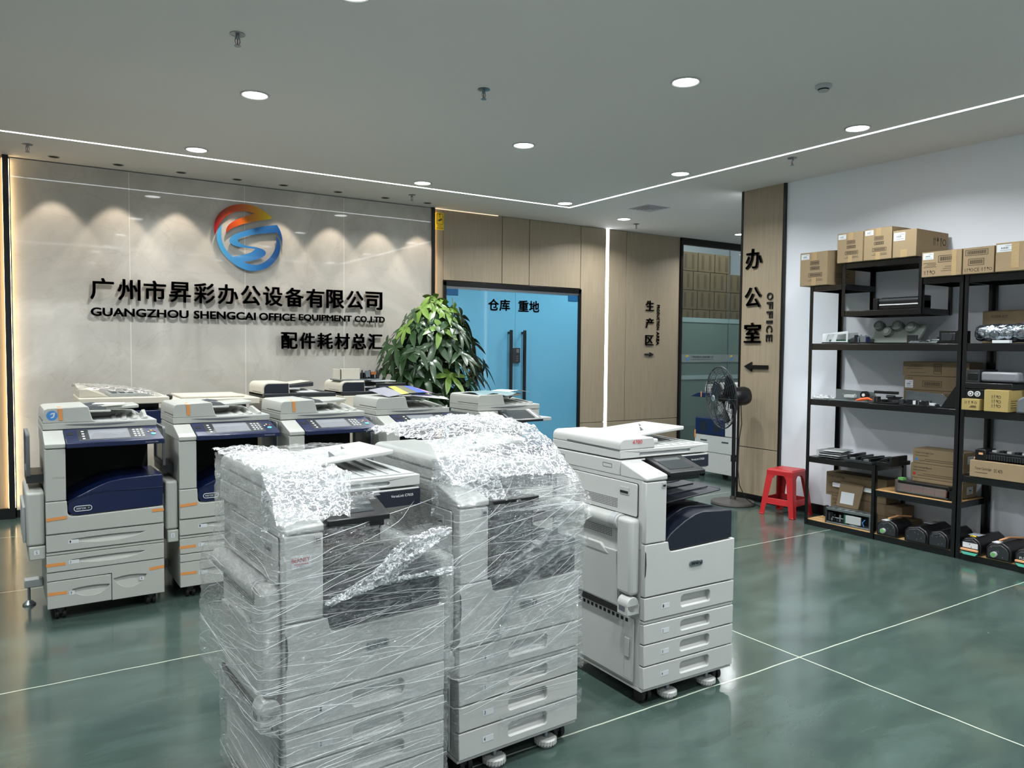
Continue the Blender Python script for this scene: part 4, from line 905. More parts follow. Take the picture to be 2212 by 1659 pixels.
    MB().box(-.110*sw, -.095*sw, .08, .52, .47, .68, GREYP).build('feeder_flap', parent=t, bevel=.004)
    s5 = MB().box(-.085*sw, -.002, .02, .56, .375, .452, body).build('side_lower_unit', parent=t, bevel=.006)
    MB().box(-.060*sw, -.032*sw, .0188, .0196, .405, .432, LABELW).build('number_label', parent=s5); text('number', '5', DKG, -.050*sw, -.043*sw, .410, .426, .0186, 'y', .0004, .01, s5)
    MB().box(-.10*sw, 0, .40, .47, .115, .165, GREYP).build('outrigger', parent=t, bevel=.006)
    MB().lathe([(.0, 0), (.036, 0), (.036, .008), (.015, .028), (.008, .03), (.008, .118)], STEEL, 24, (-.075*sw, .435, 0)).build('levelling_foot', parent=t)
    casters(t, (.07, W-.07), (.07, .52), .030)
    if tapes:
        def tp(x0, z0, x1, z1, y=-.0035, h=.009): MB().plate([(x0, z0-h), (x1, z1-h), (x1, z1+h), (x0, z0+h)], [], 'y', y, y+.0008, ORANGE).build('orange_tape', parent=t)
        tp(.002, .606, .106, .612, -.0045); tp(W-.065, .600, W+.001, .600, -.0045)
        tp(-.002, .338, .095, .338, -.0012); tp(.003, .168, .10, .166, -.0012); tp(W-.085, .235, W, .24, -.0012)
    if tapes or sheet_:
        MB().add([(.088, .1955, 1.165), (.108, .1955, 1.165), (.105, .1955, 1.236), (.084, .1955, 1.236), (.080, .26, 1.2455), (.100, .26, 1.2462)], [(0, 1, 2, 3), (3, 2, 5, 4)], ORANGE).build('orange_tape', parent=fe, smooth=False)
    if sticker:
        s_ = MB().plate(circ(.052, 1.196, .029, 32), [], 'y', .1985, .1997, BLUES).build('round_sticker', parent=fe)
        MB().plate([(.040, 1.200), (.050, 1.212), (.068, 1.214), (.066, 1.196), (.060, 1.184), (.048, 1.180), (.044, 1.186), (.056, 1.190), (.060, 1.206), (.052, 1.204)], [], 'y', .198, .1985, LABELW).build('printed_mark', parent=s_)
        MB().plate([(.034, .850), (.06, .856), (.10, .852), (.096, .842), (.05, .846), (.036, .840)], [], 'y', -.0008, 0, mat('scuff', '#9a9c95', .6)).build('scuff_mark', parent=t)
    return t
W1 = copier_w((.138, 5.147, 0), radians(1.2), 'copier at the far left of the row with a round blue sticker on its feeder', sticker=True)
W2 = copier_w((.865, 5.185, 0), radians(.6), 'second copier from the left in the row, orange tape, no blue sticker', lower=False, model='WorkCentre 7835', sw=.8)
W3 = copier_w((1.557, 5.150, 0), radians(1.0), 'third copier from the left in the row, tape only on its feeder', tapes=False, sheet_=True, sw=.45)
W4 = copier_w((2.285, 5.185, 0), radians(.4), 'fourth copier from the left in the row, colourful prints lying on its feeder', tapes=False, model='ApeosPort', sw=.7)
W5 = copier_w((3.17, 5.17, 0), radians(1.5), 'rightmost copier of the row, tilted black touch screen, in front of the blue door', tapes=False, control='screen')
# papers
def sheet_of(pts, mt, nm='sheet', par=None):
    vs = [Vector(p) for p in pts]; n = Vector((0, 0, .0012)); return MB().hexa([v for v in vs]+[v+n for v in vs], mt).build(nm, parent=par)
sheet_of([(W1.location.x+.30, 5.62, 1.2475), (W1.location.x+.47, 5.60, 1.2475), (W1.location.x+.44, 5.46, 1.2475), (W1.location.x+.27, 5.50, 1.2475)][::-1], PAPER); tag(SC.objects['sheet'], 'folded white paper lying on the feeder tray of the leftmost copier', 'paper'); SC.objects['sheet'].name = 'paper_sheet'
PX, PY, PZ = 2.285, 5.185, 1.2515
t = thing('colour_test_print', 'large colourful test print sagging over the feeder of the fourth copier', 'paper', (PX, PY, 0))
P4 = lambda u, v: Vector((.10+.50*u-.03*v, .20+.33*v+.04*u, PZ-.004+.026*sin(pi*u*.9)+.038*v-(.02*max(0, u-.75)/.25)))
cols = [('#8d8f9a', 0, .30), ('#d8d34a', .30, .42), ('#5d5d45', .42, .58), ('#3e5ccf', .58, .74), ('#cf9ad2', .74, .90), ('#e4e6ea', .90, 1.0)]
for i, (c, a, b_) in enumerate(cols):
    MB().grid(lambda u, v, a=a, b_=b_: P4(a+(b_-a)*u+.12*(v-.5)*(1 if 0 < a else 0)*(1 if b_ < 1 else .5), v)+Vector((0, 0, .0004*i)), 8, 8, mat('print_%d' % i, c, .35)).build('printed_patch', parent=t, smooth=True, ang=180)
sheet_of([(.30, .22, PZ+.001), (.60, .16, PZ-.035), (.62, .28, PZ-.02), (.36, .36, PZ+.016)], PAPER, 'white_sheet', t)
t = thing('printed_poster', 'bluish landscape print lying limp over the feeder of the rightmost copier', 'paper', (3.17, 5.17, 0))
MB().grid(lambda u, v: (.02+.36*u, .21+.36*v, 1.252+.004*sin(7*u+3*v)-(.018*(1-v*5) if v < .2 else 0)*(.5+.5*sin(9*u+1))), 30, 20, mat('landscape_print', '#7d9498', .3, noise=.5, nscale=14)).build('sheet', parent=t, smooth=True, ang=180)
MB().grid(lambda u, v: (.34+.24*u, .30+.28*v, 1.249+.018*sin(pi*u)*(1-v*.3)), 16, 12, PAPER).build('white_sheet', parent=t, smooth=True, ang=180)
# ---- back row
def copier_d(loc, rz, label, part=False, W=.60):
    t = thing('photocopier', label, 'photocopier', loc, rz); D = .62
    MB().box(0, W, .02, D, .07, .72, CREAM).box(0, .10, .02, D, .72, 1.10, CREAM).box(.1, W, .42, D, .72, 1.10, CREAM).box(0, W, .12, D, 1.10, 1.205, CREAM).build('cabinet', parent=t, bevel=.006)
    for i, z in enumerate((.08, .23, .38, .53)): drawer(t, 0, W, z, z+.145, .18, .42, str(4-i), mt=CREAM)
    fe = MB().box(0, W, .14, D, 1.205, 1.24, DKG).build('document_feeder', parent=t, bevel=.004)
    pf = [(0, 1.215), (0, 1.285)]+[(.045-.045*cos(a), 1.285+.045*sin(a)) for a in (.3, .6, .9, 1.2, 1.57)]+[(.215, 1.33), (.225, 1.215)]
    MB().plate(pf, [], 'y', .19, D, CREAM).build('feeder_cover', parent=fe, bevel=.006)
    nf = [(.012, 1.222), (.012, 1.28)]+[(.050-.038*cos(a), 1.28+.038*sin(a)) for a in (.3, .6, .9, 1.2, 1.57)]+[(.212, 1.318), (.212, 1.222)]
    MB().plate(nf, [], 'y', .185, .19, NAVY2).build('navy_end_panel', parent=fe, bevel=.002)
    MB().plate([(.24, 1.247), (.5, 1.247), (.5, 1.2495), (.24, 1.2495)], [], 'x', -.001, 0, GAP).build('seam_line', parent=fe)
    MB().hexa([(.22, .30, 1.272), (.46, .30, 1.288), (.46, .58, 1.288), (.22, .58, 1.272), (.22, .30, 1.30), (.46, .30, 1.325), (.46, .58, 1.325), (.22, .58, 1.30)], DKG).build('paper_tray', parent=fe, bevel=.006)
    MB().hexa([(.22, .34, 1.301), (.44, .34, 1.325), (.44, .58, 1.325), (.22, .58, 1.301), (.22, .34, 1.306), (.44, .34, 1.332), (.44, .58, 1.332), (.22, .58, 1.306)], CREAM).build('tray_top', parent=fe, bevel=.003)
    MB().box(.215, .33, .25, .34, 1.262, 1.278, GREYP).build('exit_hood', parent=fe, bevel=.005)
    MB().hexa([(.30, .24, 1.24), (.50, .24, 1.24), (.46, .5, 1.24), (.3, .5, 1.24), (.30, .24, 1.243), (.47, .24, 1.247), (.44, .5, 1.262), (.3, .5, 1.255)], PAPER).build('exit_paper', parent=fe, bevel=.002)
    if part:
        m = MB().rbox((.40, .04, 1.235), (.28, .02, .16), 0, BLACK); p = m.build('touch_screen', parent=t, bevel=.006)
        MB().box(.28, .50, .026, .0295, 1.175, 1.295, SCREEN_D).build('display', parent=p); MB().box(.5, .58, .06, .14, 1.20, 1.26, BLACK).build('side_module', parent=t, bevel=.004)
    casters(t, (.07, W-.07), (.07, .52), .030)
    return t
D1 = copier_d((1.69, 6.12, 0), 0, 'copier in the back row with a rounded cream feeder, empty on top')
D2 = copier_d((2.366, 6.15, .018), 0, 'copier in the back row under a dismantled mechanism, with an upright screen', part=True)
D2.location.z = 0
for ch in D2.children: pass
t = thing('dismantled_mechanism', 'dismantled metal and plastic mechanism on top of a back row copier', 'machine part', (2.366, 6.15, 1.331))
m = MB().box(.02, .20, .26, .27, 0, .105, CREAM).box(.02, .03, .26, .45, 0, .1, CREAM).box(.0, .40, .24, .47, 0, .012, STEEL); m.build('bracket', parent=t, bevel=.002)
m = MB()
for i in range(9):
    x = .18+.024*i; m.cyl((x, .28, .02), (x, .28, .05+.02*(i % 3)), .007+.003*(i % 2), [BLACK, STEEL, DKG][i % 3], 10)
m.box(.18, .40, .30, .36, .012, .05, BLACK).box(.26, .30, .27, .30, .03, .085, STEEL).box(.31, .36, .27, .32, .05, .075, mat('copper', '#b5703c', .3, metal=.6)).cyl((.2, .32, .06), (.4, .32, .06), .012, BLACK, 10)
m.build('gear_train', parent=t)
MB().box(.30, .50, .16, .30, -.012, -.001, GREYP).build('loose_plate', parent=t, bevel=.001)
def copier_flat(loc, label, film=True, W=.60, h=1.24):
    t = thing('photocopier', label, 'photocopier', loc); D = .6
    MB().box(0, W, 0, D, .07, h-.22, CREAM).box(0, .1, .02, D, h-.22, h-.05, CREAM).box(.1, W, .3, D, h-.22, h-.05, NAVY).box(.1, W, .0, .3, h-.20, h-.10, NAVY).build('cabinet', parent=t, bevel=.005)
    for i, z in enumerate((.08, .23, .38, .53)): drawer(t, 0, W, z, z+.145, .18, .42, str(4-i), mt=CREAM, y0=-.005)
    s_ = MB().box(-.01, W+.03, -.005, D, h-.05, h, CREAM).build('scanner', parent=t, bevel=.006)
    if film:
        MB().hexa([(0, .1, h), (.20, .1, h), (.20, .55, h), (0, .55, h), (0, .1, h+.06), (.06, .1, h+.06), (.06, .55, h+.075), (0, .55, h+.075)], CREAM).build('feeder_wedge', parent=t, bevel=.004)
        m = MB().box(.2, .5, .12, .5, h, h+.025, GREYP)
        for i in range(5): m.box(.22+i*.055, .25+i*.055, .13, .49, h+.025, h+.036, MIDG)
        m.build('output_rack', parent=t, bevel=.002)
        MB().grid(lambda u, v: (-.02+.60*u, .02+.56*v, h+.088-.07*u**2+.012*abs(noise3((u*2, v*2, 1), 3))-.03*(abs(2*v-1))**6-.03*max(0, u-.85)/.15), 40, 30, FILMC).build('dust_film', parent=t, smooth=True, ang=180)
    else:
        MB().box(.06, W-.06, .1, D-.04, h, h+.018, CREAM).box(-.03, .0, .1, .2, h+.0, h+.03, DKG).build('flat_lid', parent=t, bevel=.006)
    k_ = MB().box(W-.19, W-.02, .02, .2, h-.155, h-.115, GREYP).build('key_panel', parent=t, bevel=.003)
    m = MB()
    for i in range(5):
        for j in range(3): m.box(W-.16+.024*i, W-.146+.024*i, .05+.04*j, .07+.04*j, h-.115, h-.111, MIDG)
    m.build('keys', parent=k_)
    casters(t, (.07, W-.07), (.07, .52), .030)
    return t
copier_flat((.39, 6.25, 0), 'back row copier under clear plastic at the far left against the marble', W=.56)
copier_flat((1.02, 6.25, 0), 'low flat-topped copier in the back row showing only its white lid', film=False, h=1.215)
t = thing('storage_bin', 'dark navy lidded bin behind the wrapped copiers at the foot of the blue door', 'bin', (4.30, 6.2, 0))
MB().hexa([(-.2, -.2, 0), (.2, -.2, 0), (.2, .2, 0), (-.2, .2, 0), (-.24, -.24, .66), (.24, -.24, .66), (.24, .24, .66), (-.24, .24, .66)], DKG).build('body', parent=t, bevel=.01)
MB().hexa([(-.26, -.26, .66), (.26, -.26, .66), (.26, .26, .66), (-.26, .26, .66), (-.22, -.22, .72), (.22, -.22, .72), (.22, .22, .72), (-.22, .22, .72)], mat('bin_lid', '#223142', .35)).build('lid', parent=t, bevel=.01)
MB().plate(circ(.17, .60, .03, 16), [], 'x', -.236, -.23, YEL).build('yellow_sticker', parent=t)
# ---- copier in the corridor, seen from its front facing the room
t = thing('photocopier', 'white copier with navy bands in the corridor behind the floor fan', 'photocopier', (7.40, 7.0, 0), -pi/2)
m = MB().box(0, .72, .0, .62, .075, .545, WHITE).box(.50, .72, 0, .62, .78, 1.02, WHITE).box(0, .5, .42, .62, .78, 1.02, WHITE).build('cabinet', parent=t, bevel=.004)
MB().box(.003, .50, -.004, .60, .55, .765, NAVY).box(.50, .72, -.004, .6, .55, .78, WHITE).build('navy_band', parent=t, bevel=.012, seg=3)
m = MB()
for x in (.10, .45): m.box(x, x+.11, -.0015, 0, .468, .488, MIDG).box(x+.003, x+.107, -.002, -.0015, .472, .480, MATB)
m.box(0, .72, -.001, 0, .332, .337, GAP); m.build('door_slots', parent=t)
MB().box(.10, .20, -.006, -.004, .60, .72, NAVY2).box(.32, .42, -.006, -.004, .60, .70, NAVY2).build('front_recess', parent=t)
MB().plate([(-.06, 1.03), (.20, 1.025), (.5, 1.02), (.5, 1.085), (.08, 1.085)], [], 'y', -.03, .2, NAVY).build('control_panel', parent=t, bevel=.003)
MB().box(.02, .72, .15, .62, 1.085, 1.15, WHITE).box(.20, .72, .18, .62, 1.15, 1.21, WHITE).box(.02, .16, .16, .4, 1.15, 1.18, GREYP).build('scanner', parent=t, bevel=.006)
MB().box(.12, .135, -.034, -.03, 1.03, 1.10, ORANGE).build('orange_tape', parent=t); MB().box(-.002, .02, -.006, -.004, .50, .60, ORANGE).build('orange_tape', parent=t)
casters(t, (.07, .65), (.07, .52), .034)
# ================================================================== SHELVING
def shelf_unit(label, y0, y1, levels, posts, top):
    t = thing('storage_rack', label, 'shelving', ((SX0+SX1)/2, (y0+y1)/2, 0)); ox, oy = (SX0+SX1)/2, (y0+y1)/2; P = .034
    for (y, za, zb) in posts:
        for x in (SX0, SX1-P):
            m = MB(); s_ = 1 if x == SX0 else -1; xa = x if s_ > 0 else x+P
            m.box(min(xa, xa+s_*.004)-ox, max(xa, xa+s_*.004)-ox, y-oy, y+P-oy, za, zb, BSTEEL)
            m.box(x-ox, x+P-ox, (y+P-.004 if y > oy else y)-oy, (y+P if y > oy else y+.004)-oy, za, zb, BSTEEL)
            m.box(x-.0006-ox if s_ > 0 else x+P-ox, x-ox if s_ > 0 else x+P+.0006-ox, y+.012-oy, y+.022-oy, za, zb, BLACK)
            m.build('post', parent=t)
    for (a, b, z, h, ply) in levels:
        m = MB(); zt = z-.004
        for x in (SX0+.004, SX1-.016): m.box(x-ox, x+.012-ox, a-oy, b-oy, zt-h, zt, BSTEEL)
        for y in (a, b-.012): m.box(SX0+.01-ox, SX1-.01-ox, y-oy, y+.012-oy, zt-h, zt, BSTEEL)
        m.build('beam', parent=t, bevel=.002)
        MB().box(SX0+.006-ox, SX1-.006-ox, a+.002-oy, b-.002-oy, z-.010, z, PLY if ply else BSTEEL).build('shelf_board', parent=t, label='bare plywood shelf board' if ply else None)
    return t
SX0, SX1 = 6.21, 6.68
shelf_unit('black steel rack beside the red stool, with a raised middle top and stepped lower shelves', 3.10, 4.474,
    [(4.12, 4.46, 2.225, .045, 0), (3.43, 4.154, 2.405, .045, 0), (3.43, 4.154, 1.985, .045, 0), (3.11, 3.44, 2.225, .045, 0), (3.11, 4.46, 1.695, .055, 0), (3.11, 4.46, 1.18, .05, 0), (3.79, 4.46, .645, .05, 0), (3.11, 3.80, .435, .05, 1), (3.11, 4.46, .055, .05, 1)],
    [(4.44, 0, 2.225), (3.10, 0, 2.225), (3.78, 0, .645), (4.12, 1.94, 2.405), (3.425, 1.94, 2.405)], 2.225)
shelf_unit('black steel rack cut off by the right edge of the picture', 1.60, 3.097,
    [(1.61, 3.09, 2.225, .055, 0), (1.61, 3.09, 1.695, .055, 0), (1.61, 3.09, 1.18, .055, 0), (1.61, 3.09, .665, .05, 0), (1.61, 3.09, .055, .05, 1)],
    [(3.063, 0, 2.225), (1.60, 0, 2.225)], 2.225)
def carton(name, label, x0, x1, y0, y1, z0, z1, mt=CARD, marks=(), flap=0, cat='carton', group=None, rz=0):
    cx, cy = (x0+x1)/2, (y0+y1)/2; t = thing(name, label, cat, (cx, cy, z0), radians(rz), group); a, b, h = (x1-x0)/2, (y1-y0)/2, z1-z0
    m = MB().box(-a, a, -b, b, 0, h, mt); m.build('box_body', parent=t, bevel=.003)
    if flap:
        MB().hexa([(-a, -b, h), (0, -b, h), (0, b, h), (-a, b, h), (-a, -b, h+.002), (0, -b, h+flap), (0, b, h+flap), (-a, b, h+.002)], mt).hexa([(0, -b, h), (a, -b, h), (a, b, h), (0, b, h), (0, -b, h+flap), (a, -b, h+.002), (a, b, h+.002), (0, b, h+flap)], mt).build('raised_flaps', parent=t)
    for k in marks:
        kind, face, u0, u1, v0, v1 = k[:6]
        if face == 'w': at = -a-.0008; U0, U1 = b-2*b*u0, b-2*b*u1; pl = 'x'
        else: at = -b-.0008; U0, U1 = -a+2*a*u0, -a+2*a*u1; pl = 'y'
        Z0, Z1 = h*v0, h*v1; lo, hi = min(U0, U1), max(U0, U1)
        R = lambda p, q, r, s_: [(p, r), (q, r), (q, s_), (p, s_)]
        if kind == 'label':
            o = MB().plate(R(lo, hi, Z0, Z1), [], pl, at, at+.0008, LABELW).build('shipping_label', parent=t)
            m = MB(); q = hi-lo
            for i in range(9): m.plate(R(lo+q*(.30+.05*i), lo+q*(.30+.05*i)+q*(.012+.012*(i % 3)), Z0+(Z1-Z0)*.40, Z0+(Z1-Z0)*.6), [], pl, at-.0006, at, DKG)
            m.plate(R(lo+q*.08, lo+q*.5, Z0+(Z1-Z0)*.75, Z0+(Z1-Z0)*.80), [], pl, at-.0006, at, MIDG).plate(R(lo+q*.1, lo+q*.8, Z0+(Z1-Z0)*.18, Z0+(Z1-Z0)*.23), [], pl, at-.0006, at, MIDG).build('label_print', parent=o)
        elif kind == 'bar':
            m = MB(); q = hi-lo; th = .0035
            m.plate(R(lo, hi, Z0, Z1), [R(lo+th, hi-th, Z0+th, Z1-th)], pl, at, at+.0006, INK)
            n = max(8, int(q/.006))
            for i in range(n):
                xx = lo+q*(.08+.84*i/n); m.plate(R(xx, xx+q*.84/n*(.35+.3*((i*7) % 3)/2), Z0+(Z1-Z0)*.22, Z0+(Z1-Z0)*.80), [], pl, at, at+.0006, INK)
            m.build('barcode_print', parent=t)
        elif kind == 'lines':
            m = MB(); n = k[6] if len(k) > 6 else 3
            for i in range(n):
                zz = Z0+(Z1-Z0)*i/max(1, n); q = hi-lo; m.plate(R(lo+q*.05*(i % 2), hi-q*.13*(i % 3), zz, zz+.0032), [], pl, at, at+.0006, INK)
            m.build('small_print', parent=t)
        elif kind == 'tape': MB().plate(R(lo, hi, Z0, Z1), [], pl, at-.0008, at, TAPE).build('packing_tape', parent=t)
        elif kind == 'text':
            if pl == 'y': text('printed_words', k[6], INK, lo, hi, Z0, Z1, at+.0006, 'y', .0006, .004, t)
            else: text('printed_words', k[6], INK, U0, U1, Z0, Z1, at+.0006, 'x', .0006, .004, t)
        elif kind == 'dot': MB().plate(R(lo, hi, Z0, Z1), [], pl, at, at+.0006, k[6]).build('colour_square', parent=t)
        elif kind == 'icons':
            m = MB(); q = (hi-lo)/4; H_ = Z1-Z0
            for i in range(4):
                c = lo+q*(i+.5)
                if i in (3, 0) and i == (3 if pl == 'x' else 0):
                    for d in (-.2, .2): m.plate([(c+q*d-q*.05, Z0), (c+q*d+q*.05, Z0), (c+q*d+q*.05, Z0+H_*.7), (c+q*(d+.13), Z0+H_*.7), (c+q*d, Z1), (c+q*(d-.13), Z0+H_*.7), (c+q*d-q*.05, Z0+H_*.7)], [], pl, at, at+.0006, INK)
                elif i == 1 or i == 2 and pl == 'z': m.plate([(c-q*.3, Z0+H_*.55), (c+q*.3, Z0+H_*.55), (c+q*.15, Z1), (c-q*.15, Z1)], [], pl, at, at+.0006, INK).plate(R(c-q*.03, c+q*.03, Z0, Z0+H_*.55), [], pl, at, at+.0006, INK)
                elif i == 2: m.plate([(c-q*.2, Z1), (c+q*.2, Z1), (c+q*.06, Z0+H_*.4), (c+q*.06, Z0+H_*.1), (c+q*.16, Z0), (c-q*.16, Z0), (c-q*.06, Z0+H_*.1), (c-q*.06, Z0+H_*.4)], [], pl, at, at+.0006, INK)
                else: m.plate(circ(c, Z0+H_*.5, H_*.42, 14), [circ(c, Z0+H_*.5, H_*.3, 14)], pl, at, at+.0006, INK)
            m.build('handling_symbols', parent=t)
    return t
TB = [('label', 'w', .04, .34, .80, .96), ('bar', 'w', .38, .70, .62, .74), ('bar', 'w', .38, .72, .47, .57), ('bar', 'w', .32, .82, .26, .38), ('lines', 'w', .30, .85, .14, .22, 2), ('tape', 'w', .44, .62, .76, 1.0), ('tape', 'w', .44, .60, 0, .24)]
carton('carton', 'brown carton with a raised flap, lowest and leftmost on top of the racks', 6.17, 6.60, 4.275, 4.56, 2.227, 2.53, marks=TB+[('lines', 's', .3, .8, .25, .4, 4)], flap=.025)
carton('carton', 'leftmost of three cartons on the raised top of the rack', 6.17, 6.60, 3.935, 4.18, 2.407, 2.665, marks=TB, flap=.006)
carton('carton', 'middle carton of three on the raised top of the rack', 6.17, 6.60, 3.675, 3.925, 2.407, 2.672, marks=TB+[('text', 's', .08, .5, .80, .88, 'FUSER UNIT')], flap=.008)
carton('carton', 'rightmost carton on the raised top of the rack with handling symbols on its side', 6.17, 6.66, 3.465, 3.665, 2.407, 2.630, marks=[('label', 'w', .04, .52, .62, .92), ('tape', 'w', .34, .62, 0, .28), ('icons', 's', .50, .92, .48, .78)])
carton('carton', 'carton with barcode strips, left of the three on the lower rack top', 6.17, 6.56, 3.105, 3.415, 2.227, 2.425, marks=[('label', 'w', .03, .30, .70, .96), ('bar', 'w', .42, .88, .55, .82), ('lines', 'w', .05, .38, .38, .60, 4), ('lines', 'w', .5, .86, .2, .45, 3), ('icons', 'w', .05, .34, .08, .26), ('tape', 'w', .76, .88, 0, 1)], flap=.012)
carton('carton', 'carton printed with a CE mark in the middle of the lower rack top', 6.17, 6.56, 2.872, 3.095, 2.227, 2.425, marks=[('bar', 'w', .08, .82, .70, .93), ('bar', 'w', .18, .70, .32, .58), ('text', 'w', .38, .55, .08, .22, 'CE'), ('icons', 'w', .05, .34, .08, .22), ('icons', 'w', .6, .95, .08, .22)], flap=.012)
carton('carton', 'carton with a white label, rightmost on the lower rack top', 6.17, 6.56, 2.60, 2.860, 2.227, 2.440, marks=[('label', 'w', .03, .48, .68, .94), ('tape', 'w', .42, .62, .1, .96)])
carton('carton', 'open flat carton reading FUSER KIT behind the foil roll', 6.42, 6.62, 2.40, 3.055, 1.697, 1.945, mt=CARD2, marks=[('text', 'w', .10, .28, .80, .88, 'FUSER KIT')], flap=.012)
for i, (dy, mk) in enumerate(((0, [('lines', 'w', .05, .32, .5, .86, 3), ('dot', 'w', .05, .09, .15, .35, REDINK), ('bar', 'w', .66, .86, .2, .8), ('lines', 'w', .12, .40, .2, .3, 1)]), (0, [('label', 'w', .02, .15, .15, .7), ('bar', 'w', .30, .60, .25, .68), ('lines', 'w', .06, .14, .82, .9, 1)]), (.012, [('lines', 'w', .05, .32, .5, .86, 3), ('bar', 'w', .48, .60, .15, .85), ('lines', 'w', .12, .36, .22, .3, 1)]))):
    carton('toner_carton', ['bottom', 'middle', 'top'][i]+' long flat toner carton of the stack on the middle shelf', 6.42, 6.64, 3.14, 3.675+dy, 1.182+i*.121, 1.301+i*.121, mt=CARD2, marks=mk)
for i, (c_, nm) in enumerate(((YEL, 'Toner Cartridge Yellow'), (REDINK, 'Toner Cartridge Magenta'), (BLUES, 'Toner Cartridge Cyan'))):
    carton('toner_carton', ['bottom toner carton with a yellow square', 'middle toner carton with a red square', 'top toner carton with a blue square'][i]+' on the plywood step shelf', 6.40, 6.62, 3.15, 3.565+(.015 if i == 1 else 0), .437+i*.125, .560+i*.125, marks=[('text', 'w', .05, .42, .66, .80, nm), ('lines', 'w', .05, .32, .52, .58, 1), ('dot', 'w', .05, .10, .18, .36, c_), ('lines', 'w', .14, .98, .18, .42, 2), ('label', 's', .30, .75, .25, .75)])
carton('toner_carton', 'long Toner Cartridge carton carrying the black fuser on the right rack', 6.20, 6.42, 2.35, 3.005, .667, .795, marks=[('text', 'w', .06, .24, .42, .62, 'Toner Cartridge'), ('text', 'w', .27, .36, .40, .60, 'DC 4070'), ('lines', 'w', .06, .20, .28, .34, 1)])
carton('carton', 'small flat yellow carton under the grey and black toner units', 6.15, 6.45, 2.93, 3.058, 1.182, 1.268, mt=GOLD, marks=[('icons', 'w', .15, .9, .55, .8), ('lines', 'w', .45, .85, .25, .45, 3), ('lines', 's', .2, .45, .3, .6, 3)])
carton('carton', 'taller yellow carton with six handling symbols near the right edge', 6.15, 6.50, 2.725, 2.895, 1.182, 1.345, mt=GOLD, marks=[('icons', 'w', .30, .68, .60, .76), ('icons', 'w', .30, .68, .38, .55), ('icons', 'w', .30, .68, .18, .34), ('lines', 's', .1, .4, .2, .6, 4)])
for i, (z0, z1, ya, yb, lb, mk) in enumerate(((.057, .163, 3.60, 4.35, 'bottom brown drum carton at the back of the lowest shelf', [('text', 'w', .72, .86, .55, .75, 'FUJI XEROX')]), (.165, .270, 3.67, 4.36, 'middle brown drum carton at the back of the lowest shelf', [('text', 'w', .03, .13, .6, .8, 'Drum'), ('lines', 'w', .03, .18, .3, .5, 2), ('lines', 'w', .82, .92, .3, .4, 1)]), (.272, .489, 3.815, 4.415, 'top Drum Cartridge carton at the back of the lowest shelf', [('text', 'w', .04, .32, .76, .90, 'Drum Cartridge'), ('lines', 'w', .04, .48, .52, .68, 3), ('text', 'w', .74, .94, .50, .60, 'FUJI XEROX'), ('text', 'w', .04, .24, .08, .16, 'KATUN CARE')]))):
    carton('drum_carton', lb, 6.445, 6.642, ya, yb, z0, z1, mt=CARD2, marks=mk)
t = thing('padded_envelope', 'opened cardboard mailer with a white address label leaning on the drum cartons', 'envelope', (6.385, 4.13, .20))
MB().hexa([(-.03, -.11, 0), (-.015, -.11, 0), (-.015, .11, .0), (-.03, .11, 0), (.02, -.13, .215), (.035, -.13, .215), (.035, .10, .225), (.02, .10, .225)], CARD2).build('mailer', parent=t, bevel=.002)
MB().add([(-.0235, .075, .03), (-.0235, -.055, .03), (-.0005, -.055, .135), (-.0005, .075, .135)], [(0, 1, 2, 3)], LABELW).build('address_label', parent=t, smooth=False)
t.location.x = 6.375
tag(MB().rbox((6.425, 4.08, .378), (.02, .50, .036), -.02, PAPER).build('foam_strip'), 'long white foam strip lying behind the cardboard mailer', 'foam')
SC.objects['foam_strip'].parent = None
# ---- loose machine parts
def part_thing(name, label, x, y, z, cat='machine part', rz=0): return thing(name, label, cat, (x, y, z), radians(rz))
t = part_thing('fuser_unit', 'black fuser unit with a pale roller line on the raised rack compartment', 6.36, 3.68, 1.987)
MB().box(-.05, .05, -.22, .22, .005, .07, BLACK).box(-.07, .05, -.22, -.18, 0, .11, BLACK).box(-.07, .05, .18, .22, 0, .10, BLACK).build('frame', parent=t, bevel=.004)
MB().cyl((-.052, -.17, .04), (-.052, .17, .04), .006, LABELW, 10).cyl((-.03, -.19, .075), (-.03, .19, .075), .022, DKG, 16).build('roller', parent=t)
m = MB()
for i in range(14): m.box(-.02, .02, -.18+i*.026, -.165+i*.026, .07, .105, BLACK)
m.build('rib_row', parent=t, bevel=.002)
t = part_thing('bracket_frame', 'silver white bracket frame at the left end of the upper shelf', 6.34, 4.23, 1.697)
m = MB().box(-.10, .10, -.13, .13, 0, .012, STEEL)
m.plate([(-.13, .0), (.13, 0), (.12, .085), (-.13, .11)][::-1], [[(.09, .015), (.06, .085), (.0, .08), (.04, .015)], [(-.01, .02), (-.03, .075), (-.115, .085), (-.115, .02)]], 'x', -.10, -.092, LABELW)
m.plate([(-.13, .0), (.13, 0), (.12, .085), (-.13, .10)], [], 'x', .05, .056, GREYP); m.build('frame', parent=t, bevel=.001)
MB().box(-.06, .05, -.10, .08, .012, .035, BOARD).build('circuit_board', parent=t)
